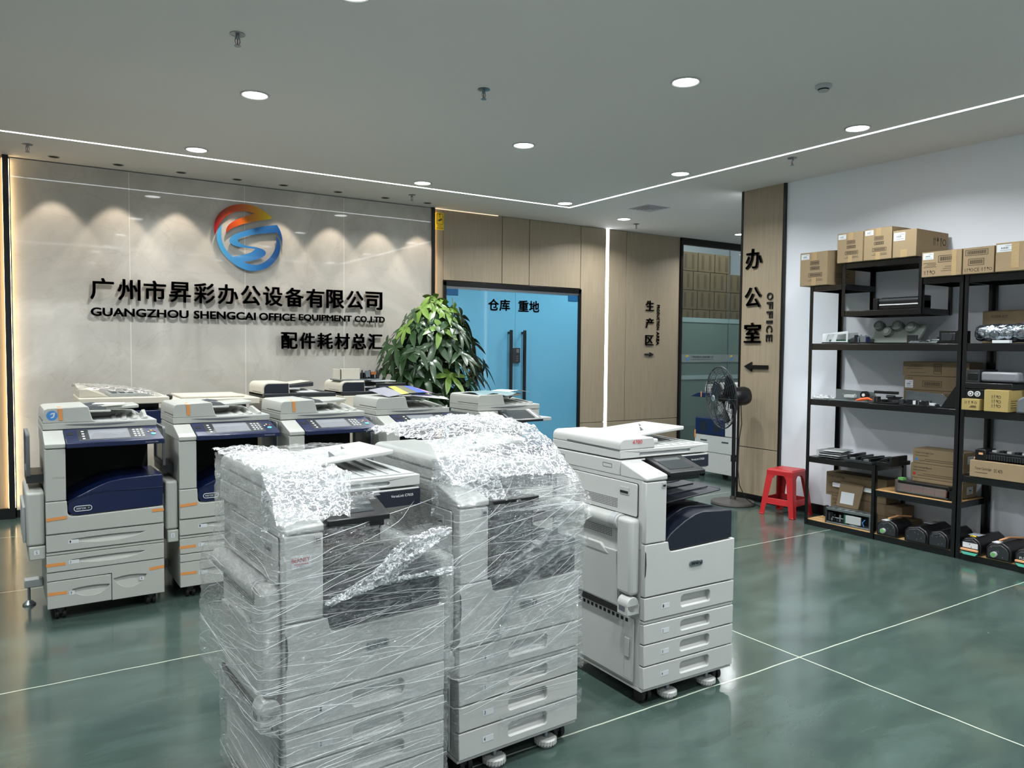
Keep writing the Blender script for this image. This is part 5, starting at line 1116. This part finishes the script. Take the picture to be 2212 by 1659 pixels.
def clutter(name, label, x, y, z, sx, sy, sz, mats_, n, seed, cat='machine part'):
    rnd = random.Random(seed); t = part_thing(name, label, x, y, z, cat)
    m = MB().box(-sx*.45, sx*.45, -sy*.5, sy*.5, 0, .010, mats_[0]); m.build('base_plate', parent=t, bevel=.001)
    m = MB(); wv = MB()
    for i in range(n):
        cx, cy = rnd.uniform(-.36, .36)*sx, rnd.uniform(-.46, .46)*sy; h = rnd.uniform(.3, 1)*sz; q = rnd.choice(mats_); k = rnd.random()
        if k < .45: m.rbox((cx, cy, .01+h/2), (rnd.uniform(.01, .05), rnd.uniform(.015, .06), h), rnd.uniform(-.3, .3), q)
        elif k < .7: m.cyl((cx, cy, .01), (cx, cy, .01+h), rnd.uniform(.006, .02), q, 12)
        elif k < .85: m.cyl((cx, cy-.04, .01+h), (cx, cy+.04, .01+h), .006, q, 8)
        else: wv.tube([(cx, cy, .012), (cx+.02, cy+.03, .02+h), (cx-.02, cy+.06, .012+h*.5), (cx, cy+.09, .014)], .003, rnd.choice([BLACK, mats_[-1]]), 6)
    m.build('components', parent=t, bevel=.001)
    if wv.v: wv.build('wires', parent=t)
    return t
clutter('cable_bundle', 'small heap of black connectors and cables right of the silver bracket frame', 6.275, 3.985, 1.697, .12, .17, .07, [BLACK, DKG, MIDG, NAVY], 16, 3, 'machine part')
# grey drive plate with four pulleys leaning on the shelf
t = part_thing('drive_unit', 'grey cast drive unit with round pulleys on the upper shelf', 6.40, 3.745, 1.697)
MB().hexa([(-.05, -.20, 0), (-.01, -.20, 0), (-.01, .20, 0), (-.05, .20, 0), (.05, -.24, .165), (.09, -.24, .165), (.09, .215, .15), (.05, .215, .15)], GREYM).build('cast_plate', parent=t, bevel=.004)
for yy, zz, r in ((.17, .145, .042), (.07, .085, .042), (.0, .14, .045), (-.13, .125, .048)):
    xx = -.05+.1*zz/.16; MB().cyl((xx-.035, yy, zz+.02), (xx+.005, yy, zz), r, GREYM, 28, r*1.1).cyl((xx-.042, yy, zz+.024), (xx-.034, yy, zz+.02), r*.55, mat('pale_cast', '#a3a9a3', .45, metal=.1), 20).build('pulley', parent=t)
MB().box(-.075, -.045, -.16, .20, .005, .05, GREYM).box(-.08, -.05, -.22, -.14, 0, .07, DKG).build('bottom_flange', parent=t, bevel=.003)
clutter('metal_strips', 'thin silver and dark metal strips lying flat on the upper shelf', 6.28, 3.42, 1.697, .12, .23, .018, [STEEL, MIDG, DKG], 14, 5)
t = part_thing('motor_housing', 'small square black housing on the upper shelf, left of the foil roll', 6.33, 3.185, 1.697)
MB().box(-.09, .09, -.045, .11, 0, .10, BLACK).box(-.095, -.09, -.02, .09, .02, .08, DKG).box(-.08, .0, .11, .13, .0, .05, BLACK).build('housing', parent=t, bevel=.005)
MB().cyl((-.10, .03, .05), (-.09, .03, .05), .03, DKG, 20).build('fan_opening', parent=t)
# foil wrapped roll
FOIL = mat('silver_foil', '#aab2bd', .14, metal=.95, bump=1.0, bscale=28)
t = part_thing('foil_roll', 'crumpled silver foil roll on the upper shelf of the right rack', 6.30, 2.78, 1.697)
MB().grid(lambda u, v: (.062*cos(2*pi*u)*(1-.25*(abs(2*v-1))**8)+.010*noise3((cos(2*pi*u), sin(2*pi*u), v*5), 2.2), -.27+.52*v, .078+.068*sin(2*pi*u)*(1-.25*(abs(2*v-1))**8)+.008*noise3((v*5, cos(2*pi*u), sin(2*pi*u)), 2.5)), 40, 60, FOIL).build('foil', parent=t, smooth=True, ang=180)
m = MB()
for i, yy in enumerate((.20, .10, .0, -.09)): m.tube([(-.065-.001*i, yy+.032*cos(a*pi/9), .062+.032*sin(a*pi/9)) for a in range(18)], .0022, DKG, 6, closed=True)
m.build('wire_rings', parent=t); MB().box(-.09, -.05, -.02, .10, .0, .022, LABELW).build('paper_strip', parent=t)
# middle shelf
t = part_thing('steel_bracket', 'upright galvanised steel bracket with fittings at the left of the middle shelf', 6.33, 4.06, 1.182)
MB().plate([(-.19, 0), (.19, 0), (.185, .10), (-.19, .088)], [circ(.12, .06, .006, 10), circ(-.10, .05, .006, 10), circ(.0, .06, .005, 10)], 'x', -.02, -.016, STEEL).box(-.12, -.016, -.19, .19, 0, .006, STEEL).box(-.02, -.06, -.02, .08, .03, .055, GREYP).build('bracket', parent=t, bevel=.001)
MB().cyl((-.06, -.11, .06), (-.02, -.11, .06), .034, BLACK, 24).cyl((-.065, -.11, .06), (-.06, -.11, .06), .014, LABELW, 16).build('roller_wheel', parent=t)
MB().tube([(-.09, -.06, .012), (-.10, -.11, .022), (-.09, -.17, .034), (-.07, -.20, .02)], [.006, .014, .012, .006], ORAN, 8).build('orange_clip', parent=t)
t = part_thing('plastic_bag', 'crumpled clear plastic bag with small parts at the left end of the middle shelf', 6.255, 4.345, 1.182, 'bag')
MB().lathe([(.0, 0), (.055, 0), (.07, .02), (.05, .05), (.0, .06)], FILMT, 28).build('bag_film', parent=t)
bg = t.children[0]
for v in bg.data.vertices: d = 1+.25*noise3(v.co, 40); v.co = (v.co.x*d*.8, v.co.y*d*1.5, v.co.z*d*.7)
MB().rbox((0, .02, .012), (.05, .06, .02), .4, LABELW).rbox((0, -.04, .012), (.03, .05, .015), .9, BLACK).build('small_parts', parent=t)
clutter('roller_bar', 'long black plastic bar with gears, middle of the middle shelf', 6.33, 3.75, 1.182, .16, .20, .055, [BLACK, BLACK, DKG], 16, 9)
MB().box(-.06, -.03, -.105, .105, .08, .105, BLACK).build('top_rail', parent=SC.objects['roller_bar'], bevel=.003)
SC.objects['roller_bar'].children[-1].location.z = -.01
t = part_thing('steel_bracket', 'upright silver steel plate with a slanted end, right half of the middle shelf', 6.39, 3.45, 1.182)
MB().plate([(-.19, 0), (.19, 0), (.19, .115), (-.12, .10), (-.19, .04)], [], 'x', 0, .004, STEEL).box(-.09, .0, -.19, .19, 0, .005, STEEL).build('plate', parent=t, bevel=.001)
MB().plate([(.02, .07), (.10, .07), (.10, .095), (.02, .095)], [], 'x', -.001, 0, MIDG).build('sticker', parent=t)
clutter('gear_modules', 'black gear modules with white tips in front of the slanted steel plate', 6.25, 3.44, 1.182, .09, .30, .04, [DKG, BLACK, BLACK, LABELW, BLACK], 22, 12)
t = part_thing('toner_bottle', 'black wedge shaped toner tray leaning left of the black and grey units', 6.33, 3.155, 1.182)
MB().plate([(.11, .0), (-.025, 0), (-.025, .185), (-.02, .19), (.0, .175)], [], 'x', -.09, .08, BLACK).build('tray_body', parent=t, bevel=.006)
t = part_thing('toner_unit', 'black toner unit with two round white caps resting on the small yellow carton', 6.34, 2.93, 1.269)
MB().box(-.14, .20, -.03, .128, 0, .075, BLACK).box(-.15, .22, -.21, .128, .078, .125, BLACK).build('unit_body', parent=t, bevel=.006)
for yy in (.085, .035):
    m = MB().cyl((-.146, yy, .038), (-.14, yy, .038), .021, LABELW, 24).cyl((-.148, yy, .038), (-.145, yy, .038), .013, DKG, 20).cyl((-.150, yy, .038), (-.147, yy, .038), .008, LABELW, 16); m.build('round_cap', parent=t)
t = part_thing('toner_unit', 'grey and black toner unit lying on top of the black unit with round caps', 6.34, 2.882, 1.396)
MB().box(-.13, .16, .08, .175, 0, .095, DKG).box(-.135, -.13, .09, .165, .02, .07, BLACK).build('end_block', parent=t, bevel=.008)
MB().box(-.12, .16, -.185, .078, .006, .082, mat('silver_grey_plastic', '#74777c', .3)).build('grey_cover', parent=t, bevel=.018, seg=4)
t = part_thing('plastic_cover', 'dark grey curved plastic cover at the right picture edge on the middle shelf', 6.28, 2.58, 1.182)
MB().plate([(.10, 0), (-.14, 0), (-.14, .13), (.04, .13), (.09, .10)], [], 'x', -.12, .1, MIDG).build('cover', parent=t, bevel=.012, seg=3)
# third level
t = part_thing('paper_guide', 'flat light grey paper guides at the left end of the lower left shelf', 6.36, 4.27, .647)
m = MB()
for i in range(4): m.rbox((-.02+.02*i, .0, .012+.016*i), (.26, .24-.02*i, .006), .08*i, [STEEL, GREYP, MIDG, GREYP][i])
m.box(-.14, .1, .08, .10, .0, .075, GREYP).build('guide_plates', parent=t, bevel=.001)
for i, (yy, lb) in enumerate(((4.02, 'narrow black rail module beside the light grey paper guides'), (3.868, 'black rail module in the middle of the lower left shelf'))):
    t = part_thing('rail_module', lb, 6.36, yy, .647, rz=6-9*i)
    m = MB().box(-.16, .16, -.065, .065, 0, .022, DKG).box(-.15, .15, -.05, -.03, .022, .05, BLACK).box(-.15, .15, .02, .045, .022, .06-.01*i, BLACK).box(-.15, -.10, -.03, .02, .022, .04, STEEL); m.build('rail', parent=t, bevel=.002)
    m = MB()
    for k in range(9): m.cyl((-.13+.03*k, -.01, .022), (-.13+.03*k, -.01, .036), .008, [BLACK, MIDG][k % 2], 10)
    m.build('rollers', parent=t)
t = part_thing('rail_module', 'black hooked module hanging over the right end of the lower left shelf', 6.36, 3.66+.04, .647)
MB().box(-.15, .15, -.07, .065, .0, .035, BLACK).box(-.155, -.05, -.075, -.055, .0, .08, BLACK).plate([(-.07, .035), (.06, .035), (.02, .06), (-.05, .085), (-.07, .085)], [[(-.06, .045), (-.02, .045), (-.045, .07)]], 'x', -.13, .10, BLACK).build('module_body', parent=t, bevel=.003)
t.location.y = 3.87-.0; t.location.z = .647
t.location.y = 3.715
# imaging drum with orange rollers
t = part_thing('developer_unit', 'long clear and orange developer unit on the plywood step shelf', 6.30, 3.40, .437)
MB().box(-.055, .055, -.215, .215, .004, .016, DKG).box(-.05, .055, -.215, .215, .085, .105, BLACK).box(-.055, .055, .20, .225, 0, .11, mat('smoky_plastic', '#4e4742', .25)).box(-.05, .06, -.225, -.205, 0, .1, BLACK).build('frame', parent=t, bevel=.003)
m = MB()
for i in range(4): m.box(-.04, .03, -.20+i*.10, -.105+i*.10, .02, .078, mat('rust_orange', '#a3502f', .35))
m.build('toner_rollers', parent=t, bevel=.006)
MB().box(-.058, -.054, -.20, .20, .016, .085, sheet('clear_plastic_cover', '#d8c8bd', .08, .08, .1)).build('clear_cover', parent=t); MB().box(-.03, .02, .17, .215, .105, .125, GRN).build('green_tab', parent=t)
MB().cyl((-.05, -.24, .045), (.03, -.24, .045), .038, BLACK, 20).build('end_gear', parent=t)
# fuser on the toner carton
t = part_thing('fuser_unit', 'black ribbed fuser unit on top of the long Toner Cartridge carton', 6.31, 2.68, .796)
MB().box(-.08, .06, -.32, .24, .012, .05, BLACK).box(-.09, .07, .22, .30, .0, .085, BLACK).box(-.05, .03, -.32, .24, .05, .068, DKG).build('frame', parent=t, bevel=.005)
m = MB(); m2 = MB()
for i in range(30): m.box(-.084, -.078, -.31+i*.018, -.303+i*.018, .012, .05, DKG)
for i in range(10): m2.box(-.04, .02, -.30+i*.052, -.27+i*.052, .068, .082, GREYP if i % 2 else BLACK)
m.build('side_ribs', parent=t); m2.build('top_rollers', parent=t); MB().box(-.095, -.088, .24, .27, .045, .06, PEACH).build('peach_tab', parent=t); MB().cyl((-.07, .285, .01), (-.07, .31, .01), .010, PEACH, 12).build('peach_peg', parent=t)
# bottom: silver transfer unit
t = part_thing('transfer_unit', 'silver topped transfer unit with circuit boards on the lowest plywood shelf', 6.29, 4.055, .057, rz=3)
MB().box(-.06, .06, -.21, .205, 0, .016, STEEL).box(-.055, .07, -.215, .205, .118, .142, STEEL).box(-.06, .06, -.222, -.205, 0, .135, STEEL).box(-.06, .06, .195, .21, 0, .135, DKG).box(.05, .06, -.2, .2, .01, .12, DKG).build('frame', parent=t, bevel=.002)
m = MB().box(-.05, .04, -.10, -.02, .016, .09, STEEL).box(-.062, -.05, -.13, .01, .03, .10, GREYP).box(-.055, -.05, .0, .03, .02, .10, BOARD)
for i in range(6): m.cyl((-.055, .04+.026*i, .03), (-.055, .04+.026*i, .05+.04*(i % 2)), .009, [BLACK, STEEL, DKG][i % 3], 10)
m.box(-.05, .04, .14, .19, .02, .10, BLACK).cyl((-.058, .03, .06), (-.058, .14, .06), .005, STEEL, 8).build('electronics', parent=t, bevel=.001)
m = MB()
for i in range(6): m.box(-.05, -.02, -.16+i*.065, -.135+i*.065, .142, .145, DKG)
m.build('slots', parent=t); MB().tube([(-.06, -.17, .09), (-.065, -.15, .06), (-.06, -.16, .03)], .004, BLUES, 6).build('blue_wire', parent=t)
MB().box(-.05, .0, .21, .235, .05, .15, BLACK).build('side_hook', parent=t, bevel=.004)
def drum(label, y, w_, knob=None, sticker=None, strip=None, z=.057, h=.14, mk=None, rz=0, x=6.20, L=.40):
    t = part_thing('drum_unit', label, x+L/2, y, z, rz=rz)
    pr = [(w_/2, .0), (w_/2, h*.62), (w_*.32, h*.86), (w_*.1, h*.90), (-w_*.12, h), (-w_*.38, h*.80), (-w_/2, h*.55), (-w_/2, 0)]
    MB().plate([(a, b) for a, b in pr], [], 'x', -L/2, L/2, BLACK).build('unit_body', parent=t, bevel=.008, seg=2)
    MB().plate([(a*.82, .012+b*.8) for a, b in pr], [], 'x', -L/2-.012, -L/2, DKG).build('end_cap', parent=t, bevel=.005)
    m = MB(); rnd = random.Random(int(y*100))
    for i in range(5): m.cyl((-L/2-.016, rnd.uniform(-.35, .35)*w_, rnd.uniform(.2, .7)*h), (-L/2-.011, rnd.uniform(-.3, .3)*w_*0+0, .5*h), .001, STEEL, 6) if 0 else m.rbox((-L/2-.0125, rnd.uniform(-.33, .33)*w_, rnd.uniform(.2, .72)*h), (.003, .007, .007), 0, STEEL)
    m.build('screws', parent=t)
    if knob: MB().cyl((-L/2-.035, w_*.12, h*.32), (-L/2-.01, w_*.12, h*.32), .021, GREYP, 24).cyl((-L/2-.038, w_*.12, h*.32), (-L/2-.034, w_*.12, h*.32), .016, GRN, 20).build('green_knob', parent=t)
    if sticker: MB().box(-L/2+.01, -L/2+.09, -w_*.08, w_*.30, h*.9+.001, h*.9+.004, LABELW).build('white_sticker', parent=t)
    if strip:
        MB().box(-L/2-.03, -L/2-.010, -w_*.42, w_*.42, h*.22, h*.32, PEACH).build('peach_strip', parent=t, bevel=.002)
        MB().plate([(w_*.40, .02), (-w_*.40, .02), (-w_*.30, .0), (w_*.28, .0)], [], 'x', -L/2-.028, -L/2-.012, MINT).build('mint_tab', parent=t)
    if mk == 'qr': MB().box(-L/2-.014, -L/2-.0118, -w_*.38, w_*.36, h*.38, h*.66, LABELW).build('printed_label', parent=t); MB().box(-L/2+.06, -L/2+.16, -.03, .05, h*.99, h*1.01, mat('silver_label', '#9aa0a3', .3)).plate([(-L/2+.02, .02), (-L/2+.06, .0), (-L/2+.02, -.03)], [], 'z', h*.99, h*1.01, YEL).build('warning_label', parent=t)
    if mk == 'r3': text('printed_word', 'R3', LABELW, w_*.28, w_*.05, h*.38, h*.50, -L/2-.012, 'x', .0006, .01, t)
    if mk == 'label': MB().box(-.02, .06, -.03, .04, h*.99, h*1.01, mat('silver_label', '#9aa0a3', .3)).build('top_label', parent=t)
    if mk == 'band': MB().tube([(-L/2+.05, w_*.1, h*1.02), (-L/2+.16, .0, h*1.12), (-L/2+.30, -w_*.2, h*1.02)], .008, PEACH, 8).build('paper_band', parent=t)
    return t
drum('black drum unit with a green knob, first right of the silver transfer unit', 3.655, .19, knob=1, sticker=1, mk='band', L=.24)
drum('black drum unit with many screws, second on the lowest plywood shelf', 3.40, .20, mk='label', x=6.19)
drum('plain black drum unit just left of the rack post on the lowest shelf', 3.22, .16, x=6.19)
drum('black drum unit with a white printed label and peach strip right of the rack post', 2.975, .15, strip=1, mk='qr', x=6.20)
drum('black drum unit with a green knob and arched paper band on the right rack', 2.775, .18, knob=1, sticker=1, mk='band')
drum('black drum unit marked R3 at the right picture edge', 2.575, .17, strip=1, mk='r3', x=6.19)
# ================================================================== STOOL
t = thing('plastic_stool', 'red plastic stool beside the wood column and the black rack', 'stool', (6.42, 4.84, 0), radians(8))
H = .46; tb, bb = .135, .185
MB().hexa([(-tb, -tb, H-.022), (tb, -tb, H-.022), (tb, tb, H-.022), (-tb, tb, H-.022), (-tb+.01, -tb+.01, H), (tb-.01, -tb+.01, H), (tb-.01, tb-.01, H), (-tb+.01, tb-.01, H)], RED).build('seat', parent=t, bevel=.008, seg=3)
for sx, sy in ((-1, -1), (1, -1), (1, 1), (-1, 1)):
    m = MB(); q = .055
    for (ax_, bx, ay, by) in ((1, 0, 1, 0),):
        a0 = Vector((sx*tb, sy*tb, H-.02)); b0 = Vector((sx*bb, sy*bb, 0)); th = .006
        for d in (Vector((-sx, 0, 0)), Vector((0, -sy, 0))):
            n = Vector((0, -sy, 0)) if d.x else Vector((-sx, 0, 0)); w0, w1 = .075, .052
            m.hexa([b0, b0+d*w1, b0+d*w1+n*th, b0+n*th, a0, a0+d*w0, a0+d*w0+n*th, a0+n*th], RED)
    m.hexa([b0, b0+Vector((-sx*.052, 0, 0)), b0+Vector((-sx*.03, -sy*.03, 0)), b0+Vector((0, -sy*.052, 0))]+[b0+Vector((0, 0, .012)), b0+Vector((-sx*.052, 0, .012)), b0+Vector((-sx*.03, -sy*.03, .012)), b0+Vector((0, -sy*.052, .012))], RED)
    m.build('leg', parent=t, bevel=.003)
for k in range(4):
    a = k*pi/2; M = Matrix.Rotation(a, 4, 'Z'); s1 = tb+(bb-tb)*.65; zc = H*.33
    m = MB().hexa([(-s1, -s1-.004, zc-.04), (s1, -s1-.004, zc-.04), (s1, -s1+.006, zc-.04), (-s1, -s1+.006, zc-.04), (-s1+.01, -s1+.004, zc+.02), (s1-.01, -s1+.004, zc+.02), (s1-.01, -s1+.014, zc+.02), (-s1+.01, -s1+.014, zc+.02)], RED); m.xf(M).build('stretcher', parent=t, bevel=.003)
    m = MB().plate([(-tb-.006, H-.09), (-tb+.07, H-.09), (-tb+.09, H-.06), (tb-.09, H-.06), (tb-.07, H-.09), (tb+.006, H-.09), (tb, H-.015), (-tb, H-.015)], [], 'y', -tb-.005, -tb+.003, RED); m.xf(M).build('apron', parent=t, bevel=.003)
# ================================================================== FAN
FX, FY = 6.375, 5.47
t = thing('floor_fan', 'large black pedestal fan turned left in front of the wood column', 'fan', (FX, FY, 0))
MB().lathe([(0, 0), (.225, 0), (.23, .012), (.222, .030), (.15, .038), (.05, .044), (.032, .05), (.030, .085), (0, .085)], DKG, 48).build('base', parent=t)
SC.objects['base'].data.materials[0] = mat('dusty_black', '#3a3835', .6, noise=.3, nscale=20)
MB().cyl((0, 0, .04), (-.012, 0, 1.05), .020, BLACK, 20).cyl((-.005, 0, .45), (-.006, 0, .52), .028, BLACK, 20).build('pole', parent=t)
ax = Vector((-.935, .34, -.06)).normalized(); sd = Vector((0, 0, 1)).cross(ax).normalized(); u_ = ax.cross(sd)
hc = Vector((-.012, 0, 1.14))+Vector((.02, 0, .0)); Rf = .325
def fp(r, a, d): return hc+ax*d+sd*(r*cos(a))+u_*(r*sin(a))
MB().tube([fp(0, 0, -.15), fp(0, 0, -.14), fp(0, 0, -.10), fp(0, 0, .02), fp(0, 0, .06), fp(0, 0, .07)], [.04, .085, .10, .10, .085, .04], BLACK, 32).build('motor', parent=t)
MB().tube([hc+Vector((0, 0, -.14)), hc+Vector((0, 0, -.05))], [.028, .04], BLACK, 16).box(hc.x-.05, hc.x+.03, -.03, .03, hc.z-.13, hc.z-.08, BLACK).build('tilt_bracket', parent=t)
MB().tube([fp(.03, i*pi/8+.3, -.153) for i in range(9)], .004, GREYP, 6).build('motor_handle', parent=t)
cd_ = .17
def cage(front):
    m = MB(); s_ = 1 if front else -1
    prof = lambda r: cd_+s_*(.085*(1-(r/Rf)**2.4)+.004)
    for r in [.07+.0213*i for i in range(13)]: m.tube([fp(r, 2*pi*k/48, prof(r)) for k in range(48)], .0018, DKG, 5, closed=True)
    for k in range(12):
        a = 2*pi*k/12; m.tube([fp(r, a+.0, prof(r)) for r in (.05, .12, .19, .26, .30, Rf)], .0032, DKG, 5)
    return m
c1 = cage(True).build('front_guard', parent=t); c2 = cage(False).build('rear_guard', parent=t)
MB().tube([fp(Rf, 2*pi*k/64, cd_) for k in range(64)], .0075, DKG, 8, closed=True).build('guard_rim', parent=t)
MB().tube([fp(0, 0, cd_+.088), fp(0, 0, cd_+.094)], [.032, .030], GREYP, 24).tube([fp(0, 0, cd_+.094), fp(0, 0, cd_+.096)], [.022, .02], SILVER, 20).build('guard_badge', parent=t)
for k in range(3):
    a0 = 2*pi*k/3+.5
    def bl(u, v, a0=a0): r = .04+.235*v; a = a0+(u-.5)*(.75+.25*sin(pi*v))+.25*v; return fp(r, a, cd_-.03+.055*(u-.5)*(1-.4*v))
    m = MB().grid(bl, 8, 10, BLACK); b_ = m.build('blade', parent=t, ang=180)
    s_ = b_.modifiers.new('thickness', 'SOLIDIFY'); s_.thickness = .003
MB().tube([fp(0, 0, cd_-.06), fp(0, 0, cd_+.02), fp(0, 0, cd_+.035)], [.045, .045, .02], BLACK, 24).build('hub', parent=t)
MB().tube([(.035, -.05, 1.05), (.04, -.06, .85), (.02, -.05, .7), (-.01, -.07, .55), (-.05, -.10, .38), (-.045, -.12, .22), (.0, -.16, .09), (.06, -.20, .035), (.11, -.27, .006), (.16, -.30, .005)], .0045, BLACK, 8).build('power_cord', parent=t)
# ================================================================== PLANT
def leafm(name, c1, c2):
    m = mat(name, c1, .34, noise=.12, nscale=5, coat=.1); b = m.node_tree.nodes['Principled BSDF']
    b.inputs['Subsurface Weight'].default_value = 0; b.inputs['Transmission Weight'].default_value = 0; return m
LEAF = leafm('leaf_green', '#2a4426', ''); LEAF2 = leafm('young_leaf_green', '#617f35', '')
t = thing('potted_plant', 'tall leafy money tree between the marble wall and the blue door', 'plant', (4.02, 7.78, 0))
MB().lathe([(0, 0), (.17, 0), (.20, .05), (.225, .36), (.235, .40), (.215, .40), (.20, .34), (0, .34)], mat('white_glazed_pot', '#c9c8c2', .2), 40).build('pot', parent=t)
MB().lathe([(0, .335), (.203, .335), (.203, .345), (0, .35)], mat('potting_soil', '#2a2019', .95), 24).build('soil', parent=t)
m = MB()
for k in range(3): m.tube([(.035*cos(i*.9+k*2.09), .035*sin(i*.9+k*2.09), .33+i*.1) for i in range(9)], .026, mat('plant_trunk', '#6b5a43', .8, noise=.2), 10)
m.build('trunk', parent=t)
rnd = random.Random(21); stems = MB(); old = MB(); young = MB()
def leaflet(m, mt, c, d, nrm, L, wd, droop):
    d = d.normalized(); s_ = d.cross(nrm).normalized(); n = s_.cross(d); K = 7; vs = []; fs = []
    for i in range(K+1):
        f = i/K; wv = wd*(sin(pi*min(1, f**.85))**.8)*(.55+.6*f) if 0 < i < K else .0015
        p = c+d*(L*f)-Vector((0, 0, 1))*(droop*L*f*f); up_ = n*(.18*wv)
        vs += [p-s_*wv+up_, p, p+s_*wv+up_]
    for i in range(K):
        a = i*3; fs += [(a, a+1, a+4, a+3), (a+1, a+2, a+5, a+4)]
    m.add(vs, fs, mt)
nC = 150
for k in range(nC):
    f = (k+.5)/nC; ph = k*2.399963; zz = 1.02+1.12*f
    prof = .60*(sin(pi*min(1, .18+.80*(f**.9))))**.75
    r = prof*(rnd.uniform(.75, 1.0) if rnd.random() < .72 else rnd.uniform(.25, .7))
    if f > .93: r *= rnd.uniform(.35, 1)
    c = Vector((r*cos(ph)*1.05-.02, r*sin(ph)*.78, zz+rnd.uniform(-.05, .05)))
    if c.y > .60: c.y = .60
    st = Vector((.08*cos(ph), .08*sin(ph), max(1.0, zz-.12)))
    stems.tube([Vector((.02*cos(ph), .02*sin(ph), 1.05 if zz > 1.1 else .95)), st, c], [.006, .005, .003], GRN if 0 else mat('leaf_stem', '#55702f', .5), 5)
    out = Vector((cos(ph), sin(ph)*.8, .0)); ax2 = (out*.75+Vector((0, 0, rnd.uniform(.15, .7)))).normalized(); n = rnd.choice((5, 6, 6, 7)); L0 = rnd.uniform(.16, .235)
    e1 = ax2.cross(Vector((0, 0, 1))).normalized(); e2 = ax2.cross(e1)
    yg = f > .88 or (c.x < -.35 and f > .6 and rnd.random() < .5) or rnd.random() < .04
    for j in range(n):
        a = 2*pi*j/n+rnd.uniform(-.15, .15); d = (e1*cos(a)+e2*sin(a))*.95+ax2*.25
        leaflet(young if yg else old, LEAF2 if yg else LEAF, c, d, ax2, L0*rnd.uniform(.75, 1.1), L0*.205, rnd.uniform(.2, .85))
stems.build('branches', parent=t)
old.build('dark_leaves', parent=t, ang=180, label='dark green mature leaves'); young.build('young_leaves', parent=t, ang=180, label='yellow green young leaves')
